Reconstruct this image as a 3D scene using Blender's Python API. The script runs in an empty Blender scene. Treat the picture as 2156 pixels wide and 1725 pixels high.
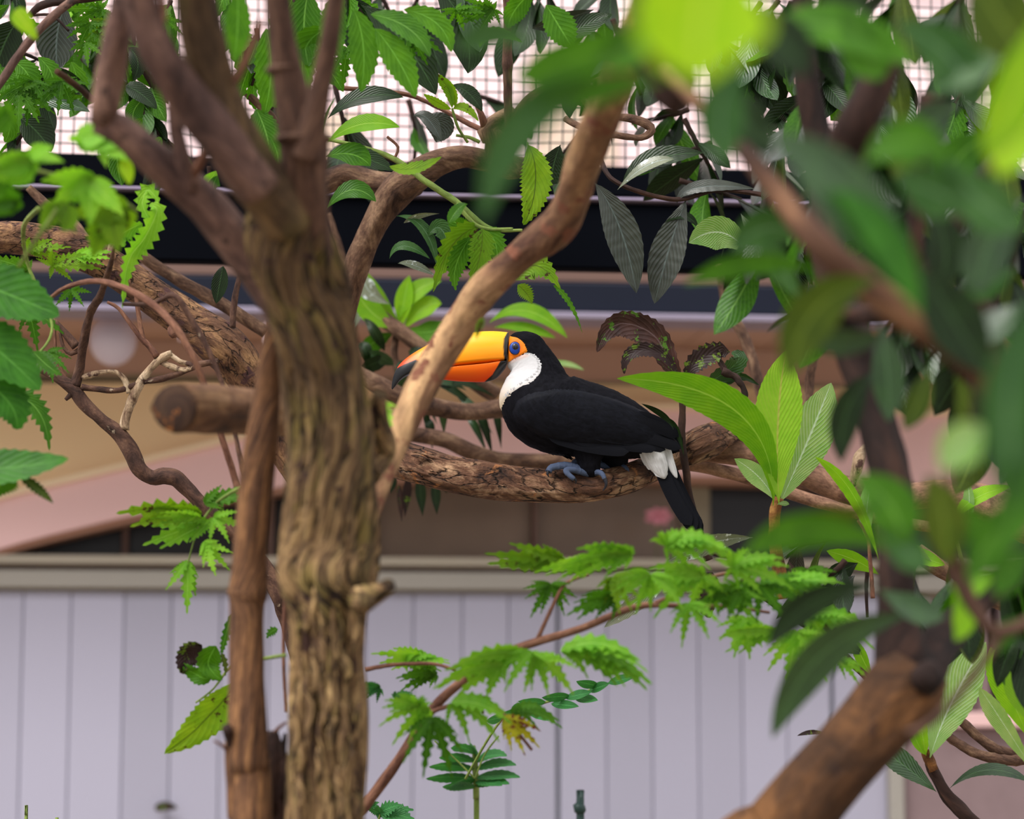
import bpy, math, random
from mathutils import Vector, Matrix, noise
PI = math.pi
scene = bpy.context.scene
# ---------------------------------------------------------------- camera
FPX = 85/36*2156
PITCH = math.radians(7.0)
CAM = Vector((0, 0, 1.5))
FW = Vector((0, math.cos(PITCH), math.sin(PITCH)))
UP = Vector((0, -math.sin(PITCH), math.cos(PITCH)))
RT = Vector((1, 0, 0))
cd = bpy.data.cameras.new('camera'); cam = bpy.data.objects.new('camera', cd)
scene.collection.objects.link(cam); scene.camera = cam
cam.location = CAM; cam.rotation_euler = (PI/2 + PITCH, 0, 0)
cd.lens = 85; cd.sensor_width = 36; cd.clip_start = 0.05; cd.clip_end = 200
cd.dof.use_dof = True; cd.dof.focus_distance = 4.22; cd.dof.aperture_fstop = 85/40.0
# ---------------------------------------------------------------- sky, sun, exposure
w = bpy.data.worlds.new('sky'); scene.world = w; w.use_nodes = True
nt = w.node_tree; bg = nt.nodes['Background']
tc = nt.nodes.new('ShaderNodeTexCoord'); sp = nt.nodes.new('ShaderNodeSeparateXYZ')
rp = nt.nodes.new('ShaderNodeValToRGB')
nt.links.new(tc.outputs['Generated'], sp.inputs[0]); nt.links.new(sp.outputs[2], rp.inputs[0])
rp.color_ramp.elements[0].position = 0.0; rp.color_ramp.elements[0].color = (.66, .65, .66, 1)
rp.color_ramp.elements[1].position = 0.95; rp.color_ramp.elements[1].color = (1.22, 1.22, 1.24, 1)
nt.links.new(rp.outputs[0], bg.inputs[0]); bg.inputs[1].default_value = 1.05
sd = bpy.data.lights.new('sun', 'SUN'); sun = bpy.data.objects.new('sun', sd)
scene.collection.objects.link(sun)
sd.energy = 3.3; sd.angle = math.radians(35); sd.color = (1, .97, .93)
sun.rotation_euler = Vector((.55, .68, -1.0)).to_track_quat('-Z', 'Y').to_euler()
vs = scene.view_settings
vs.view_transform = 'Standard'; vs.look = 'None'; vs.gamma = 1; vs.use_curve_mapping = False
vs.exposure = 0.34
scene.cycles.max_bounces = 6
# ---------------------------------------------------------------- helpers
COL = scene.collection
def at(px, py, d):
    return CAM + FW*d + RT*((px-1078)/FPX*d) - UP*((py-862.5)/FPX*d)
def link(name, me, mat=None, parent=None, loc=None):
    o = bpy.data.objects.new(name, me); COL.objects.link(o)
    if mat is not None and me is not None and not me.materials: me.materials.append(mat)
    if parent is not None: o.parent = parent
    if loc is not None: o.location = loc
    return o
def tag(o, label=None, cat=None, group=None, kind=None):
    if label: o['label'] = label
    if cat: o['category'] = cat
    if group: o['group'] = group
    if kind: o['kind'] = kind
    return o
def thing(name, loc, label, cat, group=None):
    o = bpy.data.objects.new(name, None); COL.objects.link(o); o.location = loc
    o.empty_display_size = .02
    return tag(o, label, cat, group, 'thing')
def wloc(o):
    v = Vector(o.location)
    while o.parent: o = o.parent; v += o.location
    return v
def mesh(name, vs_, fs, mat, parent, uvs=None, smooth=True, origin=None, cols=None):
    """vs_ in world coordinates; origin in world"""
    if origin is None: origin = vs_[0]
    origin = Vector(origin)
    me = bpy.data.meshes.new(name)
    me.from_pydata([Vector(v)-origin for v in vs_], [], fs)
    if uvs is not None:
        ul = me.uv_layers.new(name='UVMap').data
        buf = [0.0]*(2*len(me.loops))
        li = [0]*len(me.loops); me.loops.foreach_get('vertex_index', li)
        for i, vi in enumerate(li): buf[2*i], buf[2*i+1] = uvs[vi]
        ul.foreach_set('uv', buf)
    if cols is not None:
        ca = me.color_attributes.new('Col', 'FLOAT_COLOR', 'POINT')
        ca.data.foreach_set('color', [c for q in cols for c in (*q[:3], 1.0)])
    if smooth: me.polygons.foreach_set('use_smooth', [True]*len(me.polygons))
    me.update()
    pl = wloc(parent) if parent else Vector((0, 0, 0))
    return link(name, me, mat, parent, origin-pl)
# ---------------------------------------------------------------- materials
class N:
    def __init__(s, name):
        s.m = bpy.data.materials.new(name); s.m.use_nodes = True
        s.t = s.m.node_tree; s.b = s.t.nodes['Principled BSDF']; s.o = s.t.nodes['Material Output']
    def n(s, k, **kw):
        x = s.t.nodes.new('ShaderNode'+k)
        for a, v in kw.items(): setattr(x, a, v)
        return x
    def l(s, a, b): s.t.links.new(a, b)
    def set(s, **kw):
        for k, v in kw.items(): s.b.inputs[k.replace('_', ' ')].default_value = v
    def math(s, op, a, b=None, c=None):
        x = s.n('Math', operation=op)
        for i, v in enumerate((a, b, c)):
            if v is None: continue
            if isinstance(v, (int, float)): x.inputs[i].default_value = v
            else: s.l(v, x.inputs[i])
        return x.outputs[0]
    def ramp(s, f, stops, interp='LINEAR'):
        x = s.n('ValToRGB'); r = x.color_ramp; r.interpolation = interp
        while len(r.elements) < len(stops): r.elements.new(.5)
        for e, (p, c) in zip(r.elements, stops):
            e.position = p; e.color = (*c, 1) if len(c) == 3 else c
        s.l(f, x.inputs[0]); return x.outputs[0]
    def mix(s, f, a, b, mode='MIX'):
        x = s.n('Mix', data_type='RGBA', blend_type=mode)
        for i, v in ((0, f), (6, a), (7, b)):
            if isinstance(v, (int, float)): x.inputs[i].default_value = v
            elif isinstance(v, tuple): x.inputs[i].default_value = (*v[:3], 1)
            else: s.l(v, x.inputs[i])
        return x.outputs[2]
    def noise(s, vec, scale, detail=4, rough=.6, dist=0):
        x = s.n('TexNoise'); x.inputs['Scale'].default_value = scale
        x.inputs['Detail'].default_value = detail; x.inputs['Roughness'].default_value = rough
        x.inputs['Distortion'].default_value = dist
        if vec is not None: s.l(vec, x.inputs['Vector'])
        return x.outputs['Fac']
    def bump(s, h, strength=.5, dist=.002):
        x = s.n('Bump'); x.inputs['Strength'].default_value = strength; x.inputs['Distance'].default_value = dist
        s.l(h, x.inputs['Height']); s.l(x.outputs[0], s.b.inputs['Normal']); return x
def srgb(r, g, b):
    f = lambda c: (c/255/12.92) if c/255 <= .04045 else ((c/255+.055)/1.055)**2.4
    return (f(r), f(g), f(b))
def flat(name, col, rough=.6, var=.12, scale=6, spec=.4, bump=0, metallic=0, rand=0):
    k = N(name); tcn = k.n('TexCoord')
    f = k.noise(tcn.outputs['Object'], scale)
    c = k.mix(f, tuple(x*(1-var) for x in col), tuple(min(1, x*(1+var)) for x in col))
    if rand:
        oi = k.n('ObjectInfo'); c = k.mix(1.0, c, k.mix(oi.outputs['Random'], (1-rand,)*3, (1+rand*.5,)*3), 'MULTIPLY')
    k.l(c, k.b.inputs['Base Color']); k.set(Roughness=rough, Metallic=metallic); k.b.inputs['Specular IOR Level'].default_value = spec
    if bump: k.bump(k.noise(tcn.outputs['Object'], scale*12), bump, .002)
    return k.m
def bark(name, dark, mid, light, moss=None, stretch=10, cell=42, bumpd=.006, patch=None, patch_amt=.5, rough=.85, fade=None, crack=None):
    """uv: u metres along, v metres around"""
    k = N(name); uv = k.n('UVMap')
    mp = k.n('Mapping'); mp.inputs['Scale'].default_value = (1, stretch, 1); k.l(uv.outputs[0], mp.inputs[0])
    f1 = k.noise(mp.outputs[0], cell/6, 6, .65, .6)
    mp2 = k.n('Mapping'); mp2.inputs['Scale'].default_value = (1, 2.2, 1); k.l(uv.outputs[0], mp2.inputs[0])
    f2 = k.noise(mp2.outputs[0], cell, 5, .7, .3)
    f3 = k.noise(mp2.outputs[0], cell/5, 3, .5, .5)
    c = k.ramp(f1, [(.32, dark), (.5, mid), (.68, light)])
    g = k.ramp(f2, [(.3, (.45, .45, .45)), (.65, (1.15, 1.15, 1.15))])
    c = k.mix(.75, c, g, 'MULTIPLY')
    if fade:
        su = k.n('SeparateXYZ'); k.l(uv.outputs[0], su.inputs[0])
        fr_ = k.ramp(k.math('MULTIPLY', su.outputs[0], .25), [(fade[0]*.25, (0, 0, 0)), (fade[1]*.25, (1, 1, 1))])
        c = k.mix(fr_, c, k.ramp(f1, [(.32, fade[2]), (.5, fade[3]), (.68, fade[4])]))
    if moss: c = k.mix(k.ramp(f3, [(.5, (0, 0, 0)), (.68, (.7, .7, .7))]), c, moss)
    if patch:
        tcn = k.n('TexCoord'); fp = k.noise(tcn.outputs['Object'], 28, 4, .6, .4)
        c = k.mix(k.ramp(fp, [(.62-.2*patch_amt, (0, 0, 0)), (.68-.2*patch_amt, (1, 1, 1))]), c, patch)
    h = k.math('ADD', k.math('MULTIPLY', f1, .7), k.math('MULTIPLY', f2, .5))
    if crack:                     # (scale, stretch, width): dark fissures between bark plates
        mp3 = k.n('Mapping'); mp3.inputs['Scale'].default_value = (1, crack[1], 1); k.l(uv.outputs[0], mp3.inputs[0])
        nz = k.n('TexNoise'); nz.inputs['Scale'].default_value = crack[0]*.8; nz.inputs['Detail'].default_value = 4; k.l(mp3.outputs[0], nz.inputs['Vector'])
        va = k.n('VectorMath', operation='SCALE'); k.l(nz.outputs['Color'], va.inputs[0]); va.inputs['Scale'].default_value = 1.6/crack[0]
        vb = k.n('VectorMath', operation='ADD'); k.l(mp3.outputs[0], vb.inputs[0]); k.l(va.outputs[0], vb.inputs[1])
        vo = k.n('TexVoronoi', feature='DISTANCE_TO_EDGE'); vo.inputs['Scale'].default_value = crack[0]; k.l(vb.outputs[0], vo.inputs['Vector'])
        cr = k.ramp(vo.outputs['Distance'], [(0, (.0, .0, .0)), (crack[2], (1, 1, 1))])
        msk = k.ramp(f3, [(.42, (1, 1, 1)), (.56, (0, 0, 0))])
        cr = k.mix(1.0, cr, msk, 'LIGHTEN')
        c = k.mix(cr, tuple(x*.35 for x in dark), c)
        h = k.math('ADD', h, k.math('MULTIPLY', cr, .9))
    k.l(c, k.b.inputs['Base Color']); k.set(Roughness=rough); k.b.inputs['Specular IOR Level'].default_value = .3
    k.bump(h, .9, bumpd)
    return k.m
def leafmat(name, col, col2=None, vein=None, rough=.42, trans=.35, nv=11, slope=.35, blot=None, blot_amt=.5, sheen=0, veinw=.10, spec=.28):
    """uv.x along 0..1, uv.y across -1..1"""
    col2 = col2 or tuple(c*.6 for c in col)
    col, col2 = [(min(1, c[0]*1.22), c[1]*.97, c[2]*.72) for c in (col, col2)]
    vein = vein or tuple(min(1, c*1.5+.02) for c in col)
    k = N(name); uv = k.n('UVMap'); s = k.n('SeparateXYZ'); k.l(uv.outputs[0], s.inputs[0])
    oi = k.n('ObjectInfo'); tcn = k.n('TexCoord')
    x, y = s.outputs[0], s.outputs[1]; ay = k.math('ABSOLUTE', y)
    ph = k.math('FRACT', k.math('MULTIPLY', k.math('SUBTRACT', x, k.math('MULTIPLY', ay, slope)), nv))
    v = k.math('ABSOLUTE', k.math('SUBTRACT', ph, .5))       # 0.5 at vein
    side = k.math('GREATER_THAN', v, .5-veinw/2)
    mid = k.math('LESS_THAN', ay, .045)
    vv = k.math('MAXIMUM', k.math('MULTIPLY', side, .45), mid)
    f = k.noise(tcn.outputs['Object'], 30, 3)
    c = k.mix(k.ramp(f, [(.3, (0, 0, 0)), (.7, (1, 1, 1))]), col, col2)
    r = k.mix(oi.outputs['Random'], (.72, .80, .7), (1.25, 1.15, 1.2))
    c = k.mix(1.0, c, r, 'MULTIPLY')
    c = k.mix(vv, c, vein)
    if blot:
        fb = k.noise(tcn.outputs['Object'], 55, 4, .7)
        c = k.mix(k.ramp(fb, [(.66-.22*blot_amt, (0, 0, 0)), (.70-.22*blot_amt, (1, 1, 1))]), c, blot)
    k.l(c, k.b.inputs['Base Color']); k.set(Roughness=rough); k.b.inputs['Specular IOR Level'].default_value = spec
    k.bump(k.math('MULTIPLY', v, 1.0), .6, .0015)
    tr = k.n('BsdfTranslucent'); ms = k.n('MixShader'); ms.inputs[0].default_value = trans
    tcx = k.mix(1.0, c, (1.0, 1.05, .45), 'MULTIPLY')
    k.l(tcx, tr.inputs[0])
    k.l(k.b.outputs[0], ms.inputs[1]); k.l(tr.outputs[0], ms.inputs[2]); k.l(ms.outputs[0], k.o.inputs[0])
    return k.m
# ---------------------------------------------------------------- curves and tubes
def crom(P, n):
    """resample list of tuples by Catmull-Rom; n samples per unit index given as list of counts"""
    out = []
    m = len(P)
    for i in range(m-1):
        p0 = P[max(i-1, 0)]; p1 = P[i]; p2 = P[i+1]; p3 = P[min(i+2, m-1)]
        k = n[i]
        for j in range(k):
            t = j/k
            out.append(tuple(.5*((2*b)+(-a+c)*t+(2*a-5*b+4*c-d)*t*t+(-a+3*b-3*c+d)*t**3) for a, b, c, d in zip(p0, p1, p2, p3)))
    out.append(tuple(P[-1])); return out
def tube(name, parent, pts, mat, ring=12, step=None, rough=.08, seed=0, fine=0.0, twist=0, fade_end=False, nodes=0, nscale=1.0, r=(5, 3)):
    """pts (px, py, depth, radius px) -> one bark tube"""
    W = []
    pts = [p if len(p) != 3 else (*p, r[0]+(r[1]-r[0])*i/(len(pts)-1)) for i, p in enumerate(pts)]
    for p in pts:
        if p[0] == 'w': W.append((p[1], p[2], p[3], p[4]))
        else:
            v = at(p[0], p[1], p[2]); W.append((v.x, v.y, v.z, p[3]/FPX*p[2]))
    if step is None: step = max(.006, min(.03, W[len(W)//2][3]*.7))
    cnt = []
    for a, b in zip(W, W[1:]):
        L = (Vector(a[:3])-Vector(b[:3])).length
        cnt.append(max(1, int(L/step)))
    S = crom(W, cnt)
    C = [Vector(s[:3]) for s in S]; R = [max(.0006, s[3]) for s in S]
    vs_, uvs, fs = [], [], []
    nrm = None; L = 0; rm = sum(R)/len(R)
    for i, c in enumerate(C):
        t = (C[min(i+1, len(C)-1)]-C[max(i-1, 0)]).normalized()
        if nrm is None: nrm = t.orthogonal().normalized()
        nrm = (nrm-t*nrm.dot(t)).normalized(); bn = t.cross(nrm)
        if i: L += (c-C[i-1]).length
        for j in range(ring+1):
            a = 2*PI*j/ring
            dirv = nrm*math.cos(a)+bn*math.sin(a)
            q = Vector((math.cos(a)*2.0, math.sin(a)*2.0, 0))
            rr = R[i]
            k = 1+rough*noise.noise(Vector((math.cos(a)*1.1+seed*7.3, math.sin(a)*1.1, L/(rm*3.2)*nscale)))*2
            if fine:
                k += fine*noise.noise(Vector((math.cos(a)*5+seed, math.sin(a)*5, L/(rm*2.6))))*2
                k += fine*.6*noise.noise(Vector((math.cos(a)*11+seed, math.sin(a)*11, L/(rm*2.0))))*2
            if nodes: k += .16*max(0, 1-abs(((L/nodes+seed*.37) % 1)-.5)*2*5)
            vs_.append(c+dirv*rr*k); uvs.append((L, a*R[i]*1.0+seed*.31))
    m = ring+1
    for i in range(len(C)-1):
        for j in range(ring):
            fs.append((i*m+j, i*m+j+1, (i+1)*m+j+1, (i+1)*m+j))
    # caps
    for i in (0, len(C)-1):
        b = len(vs_); vs_.append(C[i]); uvs.append((0, 0))
        for j in range(ring):
            fs.append((b, i*m+j, i*m+j+1) if i else (b, i*m+j+1, i*m+j))
    return mesh(name, vs_, fs, mat, parent, uvs, origin=C[0])
# ---------------------------------------------------------------- leaf blades
def prof(kind, t):
    if kind == 'obovate':                 # loquat: narrow base, widest past the middle, pointed
        return max(0.0, math.sin(PI*min(1, t)**1.25))**.85*(1 if t > .06 else t/.06) + .02*(1-t)
    if kind == 'ellipse':
        return math.sin(PI*t**.9)**.8
    if kind == 'lance':
        return math.sin(PI*t**.75)**1.1
    if kind == 'lobe':
        return math.sin(PI*t**.62)**1.0
    if kind == 'feather':
        return min(1, (t/.12)**.5)*min(1, ((1-t)/.10)**.5) if 0 < t < 1 else 0
    if kind == 'broad':
        return math.sin(PI*t**.7)**.7
    return math.sin(PI*t)
def blade(pts, w, face=0, kind='obovate', n=12, m=4, fold=.18, corr=0, serr=0, nv=11, seed=0, wave=0, facing=None, tw=0):
    """pts: 2 or 3 (px,py,d) base[,mid],tip; w full width in px at mid depth; face rotates blade about its midrib.
       returns world verts, faces, uvs"""
    P = [p if isinstance(p, Vector) else at(*p) for p in pts]
    if len(P) == 2: P = [P[0], (P[0]+P[1])/2, P[1]]
    dm = (P[1]-CAM).dot(FW); W = w/FPX*dm/2
    ctrl = P[1]*2-(P[0]+P[2])/2
    vs_, uvs, fs = [], [], []
    up0 = None
    for i in range(n+1):
        t = i/n
        c = P[0]*(1-t)**2+ctrl*2*t*(1-t)+P[2]*t*t
        T = ((ctrl-P[0])*(1-t)+(P[2]-ctrl)*t)
        if T.length < 1e-9: T = P[2]-P[0]
        T.normalize()
        V = (facing if facing is not None else (CAM-P[1]).normalized())
        B = T.cross(V)
        if B.length < .15 and up0: B = up0-T*up0.dot(T)
        B.normalize()
        if up0 and B.dot(up0) < 0: B = -B
        up0 = B.copy(); Nn = B.cross(T).normalized()
        a = math.radians(face+tw*t); B2 = B*math.cos(a)+Nn*math.sin(a); N2 = Nn*math.cos(a)-B*math.sin(a)
        pw = prof(kind, t)*W
        for j in range(-m//2, m//2+1):
            s = j/(m/2); ss = s
            k = 1.0
            if abs(s) == 1 and serr: k = 1+serr*(.5 if i % 2 else -.5)
            z = fold*abs(s)*pw
            if corr: z += corr*W*math.sin((t-.3*abs(s))*nv*2*PI)*(1-abs(s)*.3)*min(1, 3*abs(s))*prof(kind, t)
            if wave: z += wave*W*noise.noise(Vector((t*3+seed*5, s*1.5, seed)))*2
            x = serr*.5*W*(1 if i % 2 else -.2) if (abs(s) == 1 and serr) else 0
            vs_.append(c+B2*(s*pw*k)+N2*z+T*x*.6)
            uvs.append((t, s))
    q = m+1
    for i in range(n):
        for j in range(m):
            fs.append((i*q+j, i*q+j+1, (i+1)*q+j+1, (i+1)*q+j))
    return vs_, fs, uvs
def leaf(parent, pts, w, mat, name='leaf', **kw):
    v, f, u = blade(pts, w, **kw)
    return mesh(name, v, f, mat, parent, u)
def multileaf(parent, blades, mat, name='leaf'):
    V, F, U = [], [], []
    for v, f, u in blades:
        b = len(V); V += v; U += u; F += [tuple(i+b for i in q) for q in f]
    return mesh(name, V, F, mat, parent, U)
def mini_tube(pts, r0, r1, n=5):
    """thin stalk inside a leaf mesh"""
    P = [p if isinstance(p, Vector) else at(*p) for p in pts]
    V, F, U = [], [], []
    for i, p in enumerate(P):
        t = (P[min(i+1, len(P)-1)]-P[max(i-1, 0)]).normalized(); a = t.orthogonal().normalized(); b = t.cross(a)
        r = r0+(r1-r0)*i/(len(P)-1)
        for j in range(n):
            V.append(p+(a*math.cos(2*PI*j/n)+b*math.sin(2*PI*j/n))*r); U.append((.5, .0))
    for i in range(len(P)-1):
        for j in range(n):
            F.append((i*n+j, i*n+(j+1) % n, (i+1)*n+(j+1) % n, (i+1)*n+j))
    return V, F, U
def maple(parent, c, size, ang, mat, spread=220, squash=.5, nl=7, droop=.25, seed=0, lw=.2, stem=None, serr=.5, dd=.02):
    """palmate, deeply cut leaf seen at a low angle: c (px,py,d), size px of the middle lobe, ang = screen heading of it (deg, 0=right, 90=up)"""
    rnd = random.Random(seed); cx, cy, d = c; bl = []
    for i in range(nl):
        f = (i/(nl-1)-.5)
        a = math.radians(ang+f*spread+rnd.uniform(-7, 7))
        L = size*(1-.55*abs(f*2)**1.6)*rnd.uniform(.85, 1.12)
        tx = cx+math.cos(a)*L; ty = cy-math.sin(a)*L*squash
        dep = d-math.sin(a)*L*(1-squash)/FPX*d*.6+rnd.uniform(-dd, dd)
        mx, my = (cx+tx)/2, (cy+ty)/2
        ty += droop*L*.7; my -= droop*L*.05
        bl.append(blade([(cx, cy, d), (mx, my, (d+dep)/2), (tx, ty, dep)], L*lw*2*rnd.uniform(.8, 1.15), face=rnd.uniform(15, 50)*(1-squash)*1.4,
                        kind='lobe', n=14, m=2, fold=.25, serr=serr, seed=seed+i))
    if stem: bl.append(mini_tube([stem, ((stem[0]+cx)/2, (stem[1]+cy)/2-4, (stem[2]+d)/2), (cx, cy, d)], .0014, .0011))
    return multileaf(parent, bl, mat)
# ================================================================ the setting
YAW = math.radians(6.2)
WX = Vector((math.cos(YAW), math.sin(YAW), 0)); WN = Vector((math.sin(YAW), -math.cos(YAW), 0)); WZ = Vector((0, 0, 1))
WO = Vector((at(1078, 862.5, 6.7).x, at(1078, 862.5, 6.7).y, 0))
def wp(px, py, n=0.0):
    r = at(px, py, 1)-CAM
    o = WO+WN*n
    k = (o-CAM).dot(WN)/r.dot(WN)
    p = CAM+r*k-WO
    return p.dot(WX), p.z+0.0
def wz(py, n=0.0): return wp(1078, py, n)[1]
def wu(px, n=0.0, py=1300): return wp(px, py, n)[0]
def W3(u, n, z): return WO+WX*u+WN*n+WZ*z
def box_data(u0, u1, n0, n1, z0, z1, bev=.004):
    b = min(bev, abs(u1-u0)*.2, abs(z1-z0)*.2, abs(n1-n0)*.45)
    pts = []
    # front face inset for a bevel
    V = [W3(u0, n0, z0), W3(u1, n0, z0), W3(u1, n0, z1), W3(u0, n0, z1),
         W3(u0, n1-b, z0), W3(u1, n1-b, z0), W3(u1, n1-b, z1), W3(u0, n1-b, z1),
         W3(u0+b, n1, z0+b), W3(u1-b, n1, z0+b), W3(u1-b, n1, z1-b), W3(u0+b, n1, z1-b)]
    F = [(3, 2, 1, 0), (0, 1, 5, 4), (1, 2, 6, 5), (2, 3, 7, 6), (3, 0, 4, 7), (4, 5, 9, 8), (5, 6, 10, 9), (6, 7, 11, 10), (7, 4, 8, 11), (8, 9, 10, 11)]
    return V, F
def fbox(name, u0, u1, n0, n1, z0, z1, mat, parent=None, bev=.004):
    V, F = box_data(u0, u1, n0, n1, z0, z1, bev)
    return mesh(name, V, F, mat, parent, smooth=False)
def st(o): o['kind'] = 'structure'; return o
M_soil = flat('soil', srgb(118, 106, 90), .95, .4, 3, bump=.6)
M_lilac = flat('lilac_paint', srgb(180, 177, 196), .55, .04, 1.2, rand=.12)
M_lilac2 = flat('lilac_trim', srgb(166, 160, 152), .6, .06, 2)
M_sill = flat('sill_paint', srgb(176, 166, 150), .6, .08, 2)
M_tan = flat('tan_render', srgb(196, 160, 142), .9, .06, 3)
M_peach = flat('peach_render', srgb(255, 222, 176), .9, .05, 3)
M_pink = flat('pink_stucco', srgb(246, 204, 202), .85, .05, 3)
M_rim = flat('peach_edge', srgb(255, 226, 190), .8, .04, 3)
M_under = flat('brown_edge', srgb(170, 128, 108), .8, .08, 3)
M_black = flat('black_board', (.0022, .0028, .005), .8, .2, 4, spec=.03)
M_rail = flat('pale_rail', srgb(160, 146, 172), .45, .05, 4)
M_timber = flat('brown_timber', srgb(118, 90, 80), .7, .1, 8)
M_navy = flat('navy_gutter', (.012, .015, .028), .5, .15, 3, spec=.15)
M_lip = flat('gutter_lip', srgb(150, 140, 160), .35, .08, 4)
M_post = flat('olive_post', srgb(150, 138, 116), .7, .08, 3)
M_greygreen = flat('joint_grey', srgb(150, 156, 160), .6, .05, 3)
M_conc = flat('concrete', srgb(146, 124, 126), .95, .18, 14, bump=.4)
M_far = flat('far_pink', srgb(255, 224, 226), .9, .03, 1)
M_farbeige = flat('far_beige', srgb(226, 200, 180), .9, .04, 2)
M_dark = flat('dark_void', (.014, .011, .010), .6, .3, 3)
def glassmat(name, col, rough=.12):
    k = N(name); k.set(Roughness=rough); k.b.inputs['Base Color'].default_value = (*col, 1); k.b.inputs['Specular IOR Level'].default_value = .35
    tcn = k.n('TexCoord'); f = k.noise(tcn.outputs['Object'], 2.2, 3)
    k.l(k.mix(f, tuple(c*.5 for c in col), tuple(c*1.7 for c in col)), k.b.inputs['Base Color'])
    return k.m
M_glass = glassmat('brown_glass', srgb(124, 102, 86), .3)
M_glassd = glassmat('dark_glass', srgb(26, 20, 22), .3)
# ground
g = mesh('floor', [Vector((-14, -4, 0)), Vector((14, -4, 0)), Vector((14, 24, 0)), Vector((-14, 24, 0))], [(0, 1, 2, 3)], M_soil, None, smooth=False); st(g)
UL, UR = -2.6, wu(1892)
ZB, ZT = 0.0, wz(640)+.15
# facade carcass
wall = tag(bpy.data.objects.new('wall_back', None), kind='structure'); COL.objects.link(wall); wall.location = W3(0, 0, 0)
ZT = wz(669, .52)+.006
def wpt(name, *a, **k): return fbox(name, *a, parent=wall, **k)
z_pt = wz(1250)
wpt('backing', -3.2, 3.2, -.30, -.20, 0, ZT, M_dark)
# planks in a loop, joints recessed
joints = [-150, -54, 49, 150, 262, 362, 465, 567, 669, 770, 871, 974, 1071, 1175, 1277, 1373, 1470, 1562, 1655, 1750, 1862]
for a, b in zip(joints, joints[1:]):
    ua, ub = wu(a), wu(b)
    ga = .006 if a in (1175, 1750) else .001
    gb = .006 if b in (1175, 1750) else .001
    V, F = box_data(ua+ga, ub-gb, -.03, .0, 0, z_pt, .003)
    mesh('plank', V, F, M_lilac, wall, smooth=False)
wpt('joint_backing', wu(-150), wu(1862), -.05, -.024, 0, z_pt, M_greygreen)
wpt('corner_post', wu(1862), wu(1892), -.06, .03, 0, z_pt, M_lilac2)
wpt('top_rail', -3.0, wu(2300), -.04, .03, wz(1244), wz(1206), M_lilac2)
wpt('shadow_batten', -3.0, wu(2300), -.04, -.005, wz(1256), wz(1244), M_post)
wpt('sill', -3.0, wu(2300), -.12, .05, wz(1196), wz(1177), M_sill)
wpt('sill_batten', -3.0, wu(2300), -.12, .0, wz(1206), wz(1196), M_timber)
# upper walls
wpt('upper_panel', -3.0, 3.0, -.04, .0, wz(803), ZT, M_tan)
wpt('panel_shadow_line', -3.0, 3.0, -.04, .008, wz(808), wz(801), M_post)  # darker strip paints the thin shadow along the siding line
# arch: polyline band
top = [(-420, 1180), (-200, 1120), (0, 1055), (220, 1000), (400, 955), (520, 925), (700, 893), (900, 876), (1200, 868), (1600, 868), (2000, 880), (2450, 905)]
bot = [(-420, 1300), (-200, 1235), (0, 1160), (220, 1103), (400, 1064), (520, 1040), (700, 1015), (900, 1005), (1200, 1002), (1600, 1010), (2000, 1026), (2450, 1060)]
def band(name, up, lo, n0, n1, mat, parent):
    U = [wp(*p) for p in up]; L = [wp(*p) for p in lo]
    k = [2]*(len(U)-1); U = crom(U, [4]*len(k)); L = crom(L, [4]*len(k))
    V, F = [], []
    for (ua, za), (ub, zb) in zip(U, L):
        V += [W3(ua, n1, za), W3(ub, n1, zb), W3(ub, n0, zb), W3(ua, n0, za)]
    for i in range(len(U)-1):
        a, b = i*4, i*4+4
        for j in range(4):
            F.append((a+j, a+(j+1) % 4, b+(j+1) % 4, b+j))
    F += [(3, 2, 1, 0), (len(V)-4, len(V)-3, len(V)-2, len(V)-1)]
    return mesh(name, V, F, mat, parent, smooth=False)
lowpanel_top = [(x, 806) for x, _ in top]
band('lower_panel', lowpanel_top, [(x, y+6) for x, y in top], -.04, -.002, M_peach, wall)
arch = tag(bpy.data.objects.new('trim_1', None), kind='structure'); COL.objects.link(arch); arch.location = W3(0, 0, 2)
band('arch_band', top, bot, -.1, .06, M_pink, arch)
band('arch_rim', [(x, y-10) for x, y in top], [(x, y+3) for x, y in top], -.02, .075, M_rim, arch)
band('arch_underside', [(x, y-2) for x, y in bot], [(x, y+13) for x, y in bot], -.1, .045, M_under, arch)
# window under the arch: panes and mullions
win = tag(bpy.data.objects.new('window_1', None), kind='structure'); COL.objects.link(win); win.location = W3(0, -.15, 2)
zt, zb = wz(985), wz(1180)
panes = [(-420, 15, M_glassd), (30, 255, M_glassd), (268, 560, M_glassd), (575, 775, M_glassd), (790, 1120, M_glass), (1128, 1434, M_glass), (1492, 1850, M_glassd), (1880, 2450, M_glassd)]
for a, b, m_ in panes: fbox('pane', wu(a, -.13), wu(b, -.13), -.15, -.13, zb, wz(870), m_, win)
for a, b in ((15, 30), (255, 268), (560, 575), (775, 790), (1120, 1128), (1434, 1492), (1850, 1880)):
    fbox('mullion', wu(a, -.13), wu(b, -.13), -.15, -.09, zb, wz(870), M_post if b-a > 20 else M_timber, win)
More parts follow.
